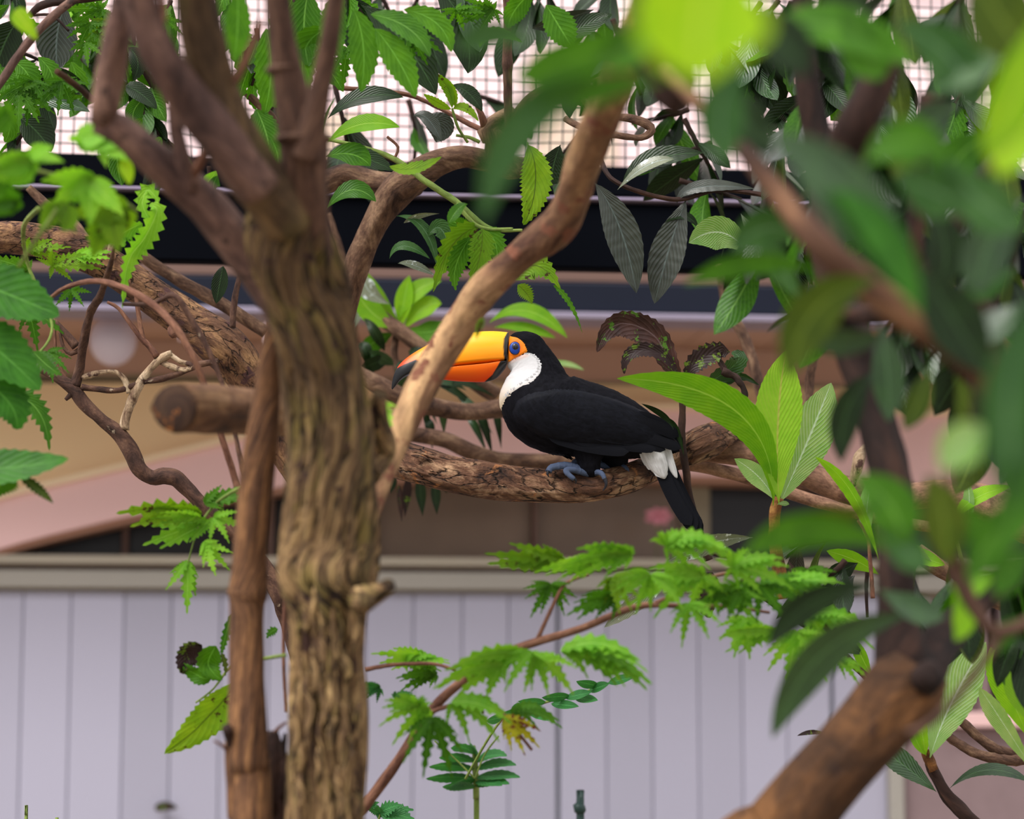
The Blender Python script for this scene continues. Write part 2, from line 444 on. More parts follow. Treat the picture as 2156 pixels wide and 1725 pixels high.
# right-hand bay: recess, ledge and concrete
bay = tag(bpy.data.objects.new('wall_right', None), kind='structure'); COL.objects.link(bay); bay.location = W3(UR, 0, 0)
fbox('concrete_base', wu(1892), wu(2400), -.12, -.0, 0, wz(1535), M_conc, bay)
fbox('ledge', wu(1990), wu(2400), -.12, .05, wz(1533), wz(1500), M_pink, bay)
fbox('niche_back', wu(1892), wu(2400), -.16, -.12, wz(1533), wz(1256), M_dark, bay)
fbox('upright', wu(2062), wu(2082), -.12, .0, wz(1500), wz(1256), M_conc, bay)
fbox('upright', wu(2105), wu(2400), -.12, .01, wz(1500), wz(1256), M_conc, bay)
fbox('concrete_side', wu(1892), wu(1965), -.12, .01, wz(1535), wz(1256), M_conc, bay)
# eave timber and gutter
eave = tag(bpy.data.objects.new('trim_2', None), kind='structure'); COL.objects.link(eave); eave.location = W3(0, .2, 2.7)
nE = .52
fbox('timber_beam', -3, 3, -.1, nE, wz(592, nE), wz(552, nE), M_timber, eave)
fbox('gutter', -3, 3, nE-.06, nE+.06, wz(655, nE+.06), wz(592, nE+.06), M_navy, eave)
fbox('gutter_lip', -3, 3, nE-.06, nE+.085, wz(669, nE+.085), wz(655, nE+.085), M_lip, eave)
zs = wz(669, nE)+.006
for i in range(26):
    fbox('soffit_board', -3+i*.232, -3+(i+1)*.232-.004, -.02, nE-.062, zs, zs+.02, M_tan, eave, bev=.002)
# aviary frame: black board, pale rail, wire mesh above
nM = 1.6
av = tag(bpy.data.objects.new('wall_aviary', None), kind='structure'); COL.objects.link(av); av.location = W3(0, nM, 2.6)
fbox('black_board', -3, 3, nM-.05, nM, wz(562, nM), wz(424, nM), M_black, av)
fbox('upper_board', -3, 3, nM-.05, nM+.01, wz(411, nM), wz(347, nM), M_black, av)
fbox('pale_rail', -3, 3, nM-.04, nM+.015, wz(419, nM), wz(413.5, nM), M_rail, av, bev=.002)
# far pale building seen through the mesh
fb = tag(bpy.data.objects.new('wall_far', None), kind='structure'); COL.objects.link(fb); fb.location = W3(0, -4.5, 0)
for i in range(12):
    z0 = 1.8+i*.62
    fbox('wall_panel', -6, 6, -4.7, -4.5+(.012 if i % 2 else 0), z0, z0+.61, M_far, fb)
for a, b, c, d_ in ((1130, 1300, 120, 345), (640, 760, 250, 352), (1600, 1700, 60, 150), (150, 230, 60, 190)):
    fbox('shutter', wu(a, -4.5, 200), wu(b, -4.5, 200), -4.5, -4.46, wz(d_, -4.5), wz(c, -4.5), M_farbeige, fb)
# wire mesh: woven wires, one joined part
M_wire = flat('green_wire', (.012, .035, .030), .5, .2, 20)
def wires():
    V, F = [], []
    r = .0018
    def rod(p, q, n=5):
        t = (q-p).normalized(); a = t.orthogonal().normalized(); b = t.cross(a); k = len(V)
        for c in (p, q):
            for j in range(n): V.append(c+(a*math.cos(2*PI*j/n)+b*math.sin(2*PI*j/n))*r)
        for j in range(n): F.append((k+j, k+(j+1) % n, k+n+(j+1) % n, k+n+j))
    rnd = random.Random(3)
    z0, z1 = wz(352, nM-.02), wz(352, nM-.02)+1.1
    s = .0272
    n_ = int(2.9/s)
    for i in range(n_):
        u = -1.45+i*s
        zz = z0; x = 0
        while zz < z1:
            x2 = rnd.uniform(-.0016, .0016)
            rod(W3(u+x, nM-.02, zz), W3(u+x2, nM-.02, zz+.14)); zz += .14; x = x2
    for i in range(int(1.1/s)+1):
        z = z0+i*s; uu = -1.45; x = 0
        while uu < 1.45:
            x2 = rnd.uniform(-.0018, .0018)
            rod(W3(uu, nM-.022, z+x), W3(uu+.17, nM-.022, z+x2)); uu += .17; x = x2
    return V, F
V, F = wires()
wm = mesh('wire_mesh', V, F, M_wire, av); wm['kind'] = 'stuff'
# pale globe added in place of a blurred bright spot
orbm = flat('pale_orb', srgb(232, 218, 232), .35, .02, 3)
def ball(name, c, r, mat, parent, sc=(1, 1, 1), nu=20, nv=12, cut=None):
    V, F = [], []
    for i in range(nv+1):
        a = PI*i/nv
        for j in range(nu):
            b = 2*PI*j/nu
            V.append(c+Vector((math.sin(a)*math.cos(b)*sc[0], math.sin(a)*math.sin(b)*sc[1], math.cos(a)*sc[2]))*r)
    for i in range(nv):
        for j in range(nu): F.append((i*nu+j, i*nu+(j+1) % nu, (i+1)*nu+(j+1) % nu, (i+1)*nu+j))
    return mesh(name, V, F, mat, parent, origin=c)
u, z = wp(238, 716, .38)
lc = W3(u, .38, z)
lamp = thing('bright_spot_globe', W3(u, .38, z), 'blurred bright spot built as a pale lamp under the soffit behind the gutter at left', 'lamp')
ball('globe', lc, .061, orbm, lamp, (1, 1, 1.1))
fbox('bracket', u-.03, u+.03, .35, .41, z+.045, z+.075, M_timber, lamp)
# ================================================================ barks and leaf materials
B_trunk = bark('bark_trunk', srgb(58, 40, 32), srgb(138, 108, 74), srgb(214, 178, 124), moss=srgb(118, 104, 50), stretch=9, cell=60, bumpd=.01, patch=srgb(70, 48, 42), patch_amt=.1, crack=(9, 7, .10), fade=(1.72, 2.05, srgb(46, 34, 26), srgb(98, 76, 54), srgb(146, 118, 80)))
B_slim = bark('bark_slim', srgb(48, 30, 24), srgb(112, 78, 54), srgb(168, 122, 80), stretch=12, cell=60, bumpd=.004)
B_fork = bark('bark_fork', srgb(50, 34, 32), srgb(100, 74, 66), srgb(146, 112, 96), stretch=2.5, cell=40, bumpd=.006, patch=srgb(52, 38, 34), patch_amt=.1)
B_upper = bark('bark_upper', srgb(36, 26, 20), srgb(90, 70, 50), srgb(150, 120, 82), moss=srgb(96, 88, 46), stretch=2.5, cell=36, bumpd=.006)
B_stem = bark('bark_stem', srgb(48, 32, 28), srgb(92, 66, 54), srgb(122, 92, 74), stretch=6, cell=60, bumpd=.002)
B_diag = bark('bark_diagonal', srgb(78, 50, 38), srgb(138, 102, 74), srgb(200, 160, 116), stretch=3, cell=26, bumpd=.004, patch=srgb(116, 72, 54), patch_amt=.3)
B_perch = bark('bark_perch', srgb(40, 25, 22), srgb(118, 82, 62), srgb(200, 160, 126), stretch=1.6, cell=110, bumpd=.012, patch=srgb(170, 112, 70), patch_amt=.1, crack=(22, 2.4, .06))
B_mottle = bark('bark_mottled', srgb(58, 38, 34), srgb(126, 90, 68), srgb(186, 142, 100), stretch=1.6, cell=120, bumpd=.008, patch=srgb(84, 56, 56), patch_amt=.2, crack=(30, 2.2, .06))
B_twist = bark('bark_twisted', srgb(46, 30, 26), srgb(84, 58, 48), srgb(120, 88, 70), stretch=1.5, cell=160, bumpd=.003, patch=srgb(206, 184, 158), patch_amt=-.15)
B_pale = bark('bark_pale', srgb(90, 62, 48), srgb(186, 158, 128), srgb(216, 192, 164), stretch=2, cell=160, bumpd=.003, patch=srgb(78, 54, 46), patch_amt=.35)
B_gnarl = bark('bark_gnarled', srgb(52, 34, 28), srgb(106, 78, 62), srgb(158, 126, 100), stretch=2, cell=100, bumpd=.004)
B_dark = bark('bark_dark', srgb(28, 18, 16), srgb(58, 38, 32), srgb(90, 62, 48), stretch=2, cell=40, bumpd=.004)
B_log = bark('bark_log', srgb(30, 18, 12), srgb(80, 52, 30), srgb(136, 92, 52), stretch=1.5, cell=34, bumpd=.006, patch=srgb(48, 30, 24), patch_amt=.0)
B_right = bark('bark_right', srgb(90, 62, 52), srgb(140, 104, 84), srgb(178, 136, 110), stretch=1.5, cell=120, bumpd=.003)
B_slant = bark('bark_slanting', srgb(36, 22, 18), srgb(84, 56, 40), srgb(136, 98, 70), stretch=2, cell=30, bumpd=.004)
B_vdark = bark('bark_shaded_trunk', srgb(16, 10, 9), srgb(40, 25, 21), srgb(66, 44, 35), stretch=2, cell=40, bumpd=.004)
B_green = bark('stem_green', srgb(90, 110, 50), srgb(120, 140, 66), srgb(150, 160, 84), stretch=4, cell=60, bumpd=.001)
B_redtw = bark('bark_red_twig', srgb(74, 44, 36), srgb(116, 78, 62), srgb(156, 112, 88), stretch=5, cell=80, bumpd=.001)
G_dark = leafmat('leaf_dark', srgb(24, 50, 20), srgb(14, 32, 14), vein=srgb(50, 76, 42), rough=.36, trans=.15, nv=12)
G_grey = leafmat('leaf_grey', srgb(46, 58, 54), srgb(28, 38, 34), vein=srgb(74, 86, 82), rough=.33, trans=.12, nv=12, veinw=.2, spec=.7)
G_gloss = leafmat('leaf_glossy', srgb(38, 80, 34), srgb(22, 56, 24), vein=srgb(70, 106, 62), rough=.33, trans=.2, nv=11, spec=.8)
G_mid = leafmat('leaf_mid', srgb(66, 130, 26), srgb(44, 98, 20), vein=srgb(110, 160, 70), rough=.4, trans=.4, nv=11)
G_bright = leafmat('leaf_bright', srgb(132, 202, 40), srgb(108, 184, 34), vein=srgb(160, 206, 80), rough=.45, trans=.45, nv=17, veinw=.12)
G_lime = leafmat('leaf_lime', srgb(146, 214, 74), srgb(126, 200, 58), vein=srgb(186, 196, 96), rough=.5, trans=.45, nv=17, veinw=.12)
G_pale = leafmat('leaf_pale', srgb(150, 196, 138), srgb(112, 176, 90), vein=srgb(196, 220, 190), rough=.42, trans=.35, nv=18, veinw=.25)
G_teal = leafmat('leaf_teal', srgb(58, 104, 58), srgb(34, 80, 32), vein=srgb(96, 130, 96), rough=.36, trans=.25, nv=10, veinw=.1)
G_yellow = leafmat('leaf_yellow', srgb(146, 204, 22), srgb(120, 188, 18), vein=srgb(196, 214, 70), rough=.5, trans=.5)
G_olive = leafmat('leaf_olive', srgb(70, 96, 18), srgb(50, 76, 16), vein=srgb(110, 130, 50), rough=.5, trans=.4)
G_deep = leafmat('leaf_deep_green', srgb(52, 122, 30), srgb(34, 92, 20), vein=srgb(80, 140, 50), rough=.5, trans=.4, nv=8)
G_maple = leafmat('leaf_maple', srgb(136, 206, 66), srgb(104, 184, 46), vein=srgb(164, 214, 96), rough=.5, trans=.45, nv=8)
G_mapled = leafmat('leaf_maple_deep', srgb(78, 146, 22), srgb(54, 114, 16), vein=srgb(110, 170, 60), rough=.5, trans=.5, nv=8)
G_maplet = leafmat('leaf_maple_teal', srgb(60, 140, 86), srgb(44, 112, 70), rough=.5, trans=.35, nv=8)
G_spot = leafmat('leaf_spotted', srgb(124, 180, 40), srgb(96, 156, 32), vein=srgb(92, 120, 30), rough=.5, trans=.5, nv=9, blot=srgb(70, 50, 24), blot_amt=.25)
G_autumn = leafmat('leaf_turning', srgb(172, 184, 44), srgb(130, 160, 40), rough=.5, trans=.5, nv=8, blot=srgb(120, 60, 30), blot_amt=.6)
G_wither = leafmat('leaf_withered', srgb(72, 52, 54), srgb(40, 28, 30), vein=srgb(100, 78, 78), rough=.6, trans=.04, nv=9, blot=srgb(80, 120, 40), blot_amt=.35)
G_half = leafmat('leaf_half_withered', srgb(92, 124, 36), srgb(62, 96, 34), rough=.5, trans=.25, nv=9, blot=srgb(44, 28, 28), blot_amt=1.1)
G_wet = leafmat('leaf_wet_glints', srgb(120, 142, 134), srgb(92, 116, 104), vein=srgb(170, 184, 180), rough=.22, trans=.1, nv=14, blot=srgb(226, 236, 240), blot_amt=.35, spec=.9)  # whitish blots put near-white highlights into the leaf colour

# ================================================================ foreground tree
ft = thing('forked_tree', at(690, 862, 3.3)-Vector((0, 0, at(690, 862, 3.3).z)), 'tall tan tree with a cracked trunk left of the toucan, forking into thick limbs above', 'tree')
base = at(690, 1725, 3.32)
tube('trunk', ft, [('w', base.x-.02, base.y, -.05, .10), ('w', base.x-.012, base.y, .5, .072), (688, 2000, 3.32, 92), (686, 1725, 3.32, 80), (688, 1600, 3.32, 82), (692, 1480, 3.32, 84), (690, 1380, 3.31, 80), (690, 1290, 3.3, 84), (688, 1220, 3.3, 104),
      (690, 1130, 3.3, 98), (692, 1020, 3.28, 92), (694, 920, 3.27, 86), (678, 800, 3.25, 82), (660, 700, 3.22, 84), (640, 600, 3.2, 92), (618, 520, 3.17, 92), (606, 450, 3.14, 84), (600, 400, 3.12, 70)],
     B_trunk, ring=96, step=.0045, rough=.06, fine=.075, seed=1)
# ridges of loose bark standing proud of the trunk
rnd = random.Random(11)
for k_ in range(46):
    y0 = rnd.uniform(880, 1690); x0 = 690+rnd.uniform(-70, 72)
    L = rnd.uniform(70, 210); dd_ = math.sqrt(max(0, 1-((x0-690)/86)**2))*86/FPX*3.3
    r0 = rnd.uniform(5, 11); P = []
    for s_ in range(5):
        x_ = x0+rnd.uniform(-7, 7)+(4 if y0 < 1250 else 0)
        P.append((x_, y0+L*s_/4, 3.3-dd_-.001+rnd.uniform(-.003, .003), r0*math.sin(PI*(.1+.8*s_/4))))
    tube('bark_ridge', ft, P, B_trunk, ring=8, rough=.2, fine=.1, seed=k_, step=.008)
tube('snag', ft, [(760, 1262, 3.24, 30), (790, 1252, 3.22, 22), (808, 1240, 3.21, 17), (822, 1232, 3.2, 14)], B_trunk, ring=18, rough=.15, fine=.05, seed=4)
tube('knot', ft, [(752, 1262, 3.24, 20), (772, 1268, 3.2, 20), (780, 1272, 3.19, 12)], B_trunk, ring=18, rough=.15, seed=9)
# main limbs
tube('limb', ft, [(610, 470, 3.12, 58), (560, 400, 3.08, 60), (510, 330, 3.04, 62), (470, 240, 3.0, 54), (445, 150, 2.97, 48), (424, 60, 2.94, 46), (408, -60, 2.9, 44), (395, -200, 2.86, 42)], B_upper, ring=36, rough=.08, fine=.03, seed=2)
tube('limb', ft, [(545, 400, 3.02, 46), (470, 300, 2.98, 48), (400, 215, 2.95, 44), (345, 130, 2.92, 40), (305, 40, 2.9, 38), (285, -60, 2.88, 36), (270, -200, 2.86, 34)], B_fork, ring=36, rough=.07, seed=3)
tube('limb', ft, [(690, 760, 3.3, 40), (672, 640, 3.22, 46), (654, 500, 3.15, 46), (640, 380, 3.1, 50), (640, 300, 3.08, 54), (612, 190, 3.06, 37), (594, 90, 3.04, 30), (584, -20, 3.02, 27), (575, -160, 3.0, 25)], B_stem, ring=30, rough=.05, seed=5)
tube('limb', ft, [(642, 330, 3.06, 34), (664, 240, 3.04, 27), (684, 140, 3.02, 22), (700, 50, 3.0, 20), (714, -60, 2.98, 18), (730, -180, 2.96, 16)], B_stem, ring=24, rough=.05, seed=6)
tube('growth_ring', ft, [(640, 286, 3.07, 57), (640, 292, 3.07, 60), (640, 298, 3.07, 57)], B_stem, ring=30, step=.003)
tube('growth_ring', ft, [(598, 140, 3.05, 35), (598, 145, 3.05, 38), (599, 150, 3.05, 35)], B_stem, ring=30, step=.003)
tube('branch', ft, [(628, 700, 3.24, 52), (560, 590, 3.22, 46), (490, 500, 3.2, 42), (430, 430, 3.18, 40), (370, 375, 3.16, 40), (310, 320, 3.14, 36), (250, 270, 3.13, 32), (205, 252, 3.12, 26)], B_fork, ring=34, rough=.08, seed=7)
tube('branch', ft, [(212, 262, 3.12, 24), (222, 225, 3.11, 30), (232, 160, 3.1, 32), (244, 90, 3.08, 30), (262, 10, 3.06, 28), (280, -80, 3.04, 26), (300, -180, 3.0, 24)], B_fork, ring=30, rough=.07, seed=8)
tube('branch', ft, [(402, 395, 3.16, 26), (386, 340, 3.14, 19), (372, 280, 3.13, 16), (366, 225, 3.12, 15)], B_fork, ring=20, rough=.07, seed=12)
tube('twig', ft, [(405, 370, 3.15, 12), (425, 335, 3.13, 10), (438, 300, 3.12, 8)], B_redtw, ring=12, seed=13)
tube('twig', ft, [(497, 172, 2.96, 9), (515, 130, 2.95, 9), (532, 90, 2.94, 8), (548, 45, 2.93, 8)], B_redtw, ring=12, seed=14)
tube('twig', ft, [(338, -20, 2.9, 9), (345, 30, 2.9, 8), (340, 60, 2.9, 4)], B_redtw, ring=12, seed=15)
# long diagonal limb crossing in front of the bill
tube('diagonal_limb', ft, [(748, 1140, 3.42, 32), (790, 1035, 3.5, 25), (822, 955, 3.56, 27), (866, 862, 3.6, 33), (910, 778, 3.62, 33), (958, 695, 3.62, 34), (1022, 608, 3.6, 34), (1100, 535, 3.58, 34), (1170, 482, 3.54, 41), (1205, 420, 3.5, 38),
      (1230, 340, 3.44, 38), (1262, 260, 3.36, 38), (1296, 180, 3.26, 38), (1330, 90, 3.12, 36), (1370, -10, 2.98, 36), (1410, -120, 2.84, 34)], B_diag, ring=44, step=.008, rough=.07, fine=.03, seed=16)
tube('branch', ft, [(800, 830, 3.3, 14), (790, 890, 3.34, 28), (800, 950, 3.42, 34), (770, 1000, 3.36, 30)], B_trunk, ring=20, rough=.1, seed=17)
leaf(ft, [(790, 850, 3.5), (808, 880, 3.48), (822, 915, 3.46)], 42, G_maple, kind='lobe', serr=.35, face=10)
leaf(ft, [(792, 862, 3.5), (812, 852, 3.48), (838, 858, 3.46)], 16, G_maple, kind='lobe', serr=.3)
# slender trunk at its left
sb = at(530, 1725, 3.36)
sl = thing('slender_trunk', Vector((sb.x, sb.y, 0)), 'slender straight brown trunk just left of the thick tan tree', 'tree')
tube('trunk', sl, [('w', sb.x, sb.y, -.05, .045), ('w', sb.x, sb.y, .6, .034), (530, 1725, 3.36, 44), (524, 1600, 3.36, 42), (520, 1450, 3.36, 38), (520, 1290, 3.36, 36), (522, 1245, 3.36, 42), (526, 1150, 3.35, 35), (538, 1020, 3.34, 36), (550, 930, 3.33, 34), (562, 830, 3.32, 28), (572, 740, 3.3, 22), (582, 650, 3.28, 14)],
     B_slim, ring=40, step=.007, rough=.05, fine=.025, seed=21)
tube('growth_ring', sl, [(522, 1238, 3.36, 38), (522, 1246, 3.36, 44), (522, 1255, 3.36, 38)], B_slim, ring=30, step=.003)
tube('stub', sl, [(492, 1570, 3.35, 12), (482, 1550, 3.34, 11), (476, 1532, 3.33, 11)], B_dark, ring=12)
tube('side_stem', sl, [(496, 1725, 3.36, 16), (490, 1640, 3.36, 16), (486, 1560, 3.36, 14)], B_slim, ring=12)
tube('twig', sl, [(478, 1580, 3.35, 4), (462, 1566, 3.34, 3), (450, 1560, 3.34, 2)], B_redtw, ring=8)
# dead black stump between the two
sb = at(590, 1725, 3.44)
ds = thing('dead_stump', Vector((sb.x, sb.y, 0)), 'black rotten stump with holes between the slender trunk and thick tree, bottom edge', 'stump')
tube('stump', ds, [('w', sb.x, sb.y, -.02, .04), (592, 1760, 3.44, 40), (588, 1690, 3.44, 34), (578, 1620, 3.44, 30), (572, 1570, 3.44, 20), (574, 1540, 3.44, 10)], B_dark, ring=26, step=.006, rough=.25, fine=.12, seed=31)
tube('splinter', ds, [(600, 1640, 3.44, 14), (596, 1590, 3.44, 9), (600, 1545, 3.45, 4)], B_dark, ring=10, rough=.2)
tube('twig', ds, [(572, 1550, 3.44, 5), (588, 1532, 3.44, 4), (602, 1522, 3.45, 3)], B_redtw, ring=8)
# sawn log
lg = thing('sawn_log', at(368, 860, 3.3), 'thick sawn log stub pointing left from behind the forked tree', 'log')
B_end = bark('log_end', srgb(34, 22, 18), srgb(64, 44, 34), srgb(96, 70, 48), stretch=1, cell=80, bumpd=.003, patch=srgb(150, 92, 44), patch_amt=.1)
B_logb = bark('bark_sawn_log', srgb(58, 38, 28), srgb(118, 84, 60), srgb(158, 122, 86), stretch=1.5, cell=40, bumpd=.005)
tube('log', lg, [(368, 860, 3.30, 51), (374, 860, 3.31, 52), (440, 862, 3.41, 51), (540, 868, 3.56, 49), (640, 874, 3.71, 47), (740, 880, 3.86, 45)], B_logb, ring=60, step=.008, rough=.045, fine=.03, seed=41)
tube('cut_face', lg, [(370, 860, 3.303, 49.5), (367.5, 860, 3.299, 49), (366.5, 860, 3.2975, 47)], B_end, ring=40, rough=.03, step=.002)
# ---- perch branch
pb = thing('perch_branch', at(850, 970, 4.2), 'thick cracked brown branch the toucan stands on', 'branch')
tube('branch', pb, [(560, 820, 4.6, 34), (640, 880, 4.48, 36), (740, 930, 4.36, 37), (800, 950, 4.3, 38), (849, 970, 4.27, 40), (900, 985, 4.25, 39), (950, 999, 4.24, 38), (1050, 1015, 4.24, 39.5), (1150, 1023, 4.24, 36), (1250, 1023, 4.24, 32), (1320, 1008, 4.265, 32),
      (1375, 984, 4.31, 29), (1430, 955, 4.34, 32), (1480, 935, 4.34, 36), (1530, 910, 4.4, 30), (1575, 885, 4.5, 22), (1610, 868, 4.6, 12)], B_perch, ring=72, step=.005, rough=.035, fine=.03, seed=51)
rnd = random.Random(4)
for k_ in range(60):                        # flaking bark plates
    x0 = rnd.uniform(850, 1230); L = rnd.uniform(22, 70); f_ = rnd.uniform(-.85, .8)
    def pc(x):
        T_ = [(849, 970, 40), (950, 999, 38), (1050, 1015, 39.5), (1150, 1023, 36), (1250, 1023, 32), (1320, 1008, 32), (1375, 984, 29), (1480, 935, 36)]
        for a, b in zip(T_, T_[1:]):
            if a[0] <= x <= b[0]: t = (x-a[0])/(b[0]-a[0]); return a[1]+(b[1]-a[1])*t, a[2]+(b[2]-a[2])*t
        return T_[-1][1:]
    P = []
    for s_ in range(4):
        x_ = x0+L*s_/3; cy, r_ = pc(x_); ff = max(-.97, min(.97, f_+rnd.uniform(-.05, .05)))
        P.append((x_, cy+ff*r_, 4.245-math.sqrt(1-ff*ff)*r_/FPX*4.24, (1.2+rnd.uniform(1, 3))*math.sin(PI*(.08+.84*s_/3))))
    tube('bark_plate', pb, P, B_perch, ring=7, rough=.3, seed=k_, step=.008)
tube('side_branch', pb, [(1380, 975, 4.37, 18), (1450, 950, 4.42, 26), (1540, 952, 4.42, 26), (1620, 968, 4.44, 27), (1700, 1000, 4.46, 29), (1790, 1035, 4.46, 29), (1880, 1050, 4.46, 28), (1990, 1040, 4.44, 30), (2080, 1062, 4.4, 38), (2180, 1110, 4.36, 42), (2400, 1200, 4.3, 44)],
     B_right, ring=36, step=.01, rough=.06, fine=.02, seed=52)
tube('side_branch', pb, [(1430, 975, 4.4, 13), (1500, 988, 4.38, 13), (1580, 1008, 4.38, 14), (1660, 1038, 4.38, 14), (1740, 1062, 4.38, 13), (1830, 1088, 4.38, 12), (1960, 1110, 4.4, 12)], B_right, ring=18, rough=.06, seed=53)
tube('side_branch', pb, [(1590, 905, 4.46, 17), (1540, 920, 4.44, 16), (1470, 930, 4.4, 18)], B_right, ring=18, rough=.1, seed=54)
tube('stub', pb, [(1600, 915, 4.44, 9), (1580, 905, 4.42, 10), (1562, 885, 4.42, 6), (1556, 872, 4.42, 3)], B_pale, ring=12, rough=.2, seed=55)
tube('stub', pb, [(1795, 1020, 4.42, 9), (1805, 985, 4.4, 11), (1812, 958, 4.4, 12), (1822, 938, 4.4, 5)], B_pale, ring=12, rough=.25, seed=56)
# ---- mottled branch from the left edge
mb = thing('mottled_branch', at(0, 505, 4.3), 'mottled rough branch arching down from the left edge behind the sawn log', 'branch')
tube('branch', mb, [(-160, 515, 4.2, 30), (-60, 505, 4.22, 31), (20, 500, 4.24, 33), (110, 512, 4.26, 36), (190, 538, 4.28, 38), (260, 580, 4.3, 36), (330, 632, 4.32, 40), (400, 680, 4.33, 42), (460, 722, 4.34, 48), (505, 770, 4.36, 46), (545, 840, 4.38, 42), (590, 930, 4.4, 36), (640, 1010, 4.42, 34), (700, 1100, 4.5, 30)],
     B_mottle, ring=56, step=.006, rough=.06, fine=.035, seed=61)
tube('stub', mb, [(232, 535, 4.26, 7), (236, 505, 4.25, 7), (236, 490, 4.25, 6)], B_pale, ring=12)
tube('stub', mb, [(365, 690, 4.28, 11), (364, 704, 4.27, 9), (366, 712, 4.27, 4)], B_redtw, ring=12, rough=.2)
tube('branch', mb, [(60, 395, 4.4, 8), (95, 430, 4.4, 11), (150, 470, 4.38, 13), (190, 520, 4.34, 13)], B_gnarl, ring=14)
tube('branch', mb, [(300, 540, 4.5, 12), (360, 580, 4.5, 13), (430, 620, 4.5, 14), (500, 660, 4.5, 14), (560, 700, 4.5, 14)], B_gnarl, ring=16)
# ---- twisted twig
tw = thing('twisted_branch', at(60, 765, 4.2), 'thin dark twisted branch with pale bare twigs in front of the arch at left', 'branch')
T4 = 4.2
tube('branch', tw, [(-40, 700, T4, 9), (20, 740, T4, 9), (62, 764, T4, 9), (100, 785, T4, 10), (150, 815, T4, 13), (175, 850, T4, 14), (215, 885, T4, 14), (248, 912, T4, 15), (272, 945, T4, 17), (292, 985, T4, 17), (320, 1006, T4, 15), (345, 1002, T4, 17), (370, 1006, T4, 18), (395, 1030, T4, 15),
      (430, 1068, T4, 15), (470, 1105, T4+.01, 16), (510, 1140, T4+.02, 17), (560, 1200, T4+.03, 17), (585, 1250, T4+.03, 20), (605, 1300, T4+.04, 18), (630, 1400, T4+.04, 14)], B_twist, ring=20, step=.005, rough=.12, fine=.05, seed=71)
tube('twig', tw, [(158, 812, T4, 11), (168, 775, T4, 10), (176, 720, T4-.02, 9), (190, 660, T4-.05, 9), (212, 620, T4-.1, 8), (232, 560, T4-.16, 6), (240, 520, T4-.2, 3)], B_twist, ring=14, rough=.12, seed=72)
tube('pale_twig', tw, [(262, 905, T4, 10), (268, 870, T4, 10), (280, 838, T4, 10), (300, 800, T4, 9), (325, 768, T4, 8), (345, 752, T4, 10), (362, 744, T4, 9)], B_pale, ring=14, rough=.15, fine=.05, seed=73)
tube('pale_twig', tw, [(272, 828, T4, 6), (262, 800, T4, 6), (245, 784, T4, 5), (215, 784, T4, 5), (190, 790, T4, 7), (172, 796, T4, 5)], B_pale, ring=12, rough=.12, seed=74)
tube('pale_twig', tw, [(335, 760, T4, 6), (360, 772, T4, 7), (390, 780, T4, 6), (404, 770, T4, 6), (380, 762, T4, 5), (358, 748, T4, 6)], B_pale, ring=12, rough=.12, seed=75)
tube('twig', tw, [(172, 815, T4, 7), (210, 820, T4, 6), (250, 822, T4, 6), (300, 805, T4, 6), (340, 798, T4, 7), (380, 785, T4, 6), (420, 768, T4, 7), (460, 760, T4, 6)], B_twist, ring=12, rough=.12, seed=76)
tube('twig', tw, [(330, 752, T4, 8), (315, 730, T4, 7), (300, 715, T4, 6), (280, 690, T4, 5), (250, 650, T4, 4), (226, 636, T4, 3)], B_redtw, ring=12, rough=.12, seed=77)
tube('twig', tw, [(305, 725, T4, 5), (296, 690, T4, 5), (290, 650, T4, 5), (285, 620, T4, 4)], B_redtw, ring=10, seed=78)
tube('twig', tw, [(160, 730, T4, 10), (140, 705, T4, 8), (118, 680, T4, 6), (110, 668, T4, 4)], B_twist, ring=12, seed=79)
tube('twig', tw, [(168, 735, T4, 5), (150, 745, T4, 5), (134, 732, T4, 4), (126, 700, T4, 3)], B_twist, ring=10, seed=80)
tube('twig', tw, [(150, 815, T4, 4), (130, 780, T4, 4), (118, 740, T4, 3), (115, 690, T4, 3)], B_redtw, ring=8, seed=81)
tube('stub', tw, [(160, 820, T4, 5), (148, 832, T4, 6), (138, 842, T4, 4)], B_twist, ring=8)
# hanging thin stems across the left
hs = thing('thin_vine', at(300, 600, 3.9), 'bundle of thin bowed stems hanging in front of the mottled branch', 'vine')
tube('stem', hs, [(100, 632, 4.0, 4), (140, 605, 3.95, 5), (200, 592, 3.9, 6), (260, 606, 3.86, 7), (320, 640, 3.84, 8), (370, 690, 3.82, 8), (410, 760, 3.82, 7), (440, 840, 3.84, 7), (470, 930, 3.85, 7), (495, 1010, 3.86, 7), (515, 1090, 3.86, 6)], B_redtw, ring=12, seed=82)
tube('stem', hs, [(260, 640, 3.9, 4), (320, 640, 3.86, 5), (365, 622, 3.84, 6), (395, 660, 3.84, 6), (430, 720, 3.84, 6), (465, 800, 3.84, 5), (492, 900, 3.84, 5), (512, 1000, 3.84, 5), (530, 1090, 3.84, 5)], B_twist, ring=12, seed=83)
tube('stem', hs, [(525, 500, 4.1, 3), (500, 600, 4.1, 6), (492, 650, 4.1, 7), (490, 690, 4.1, 6)], B_twist, ring=10, seed=84)
leaf(hs, [(470, 560, 4.12), (462, 600, 4.12), (455, 640, 4.12)], 34, G_dark, kind='ellipse')
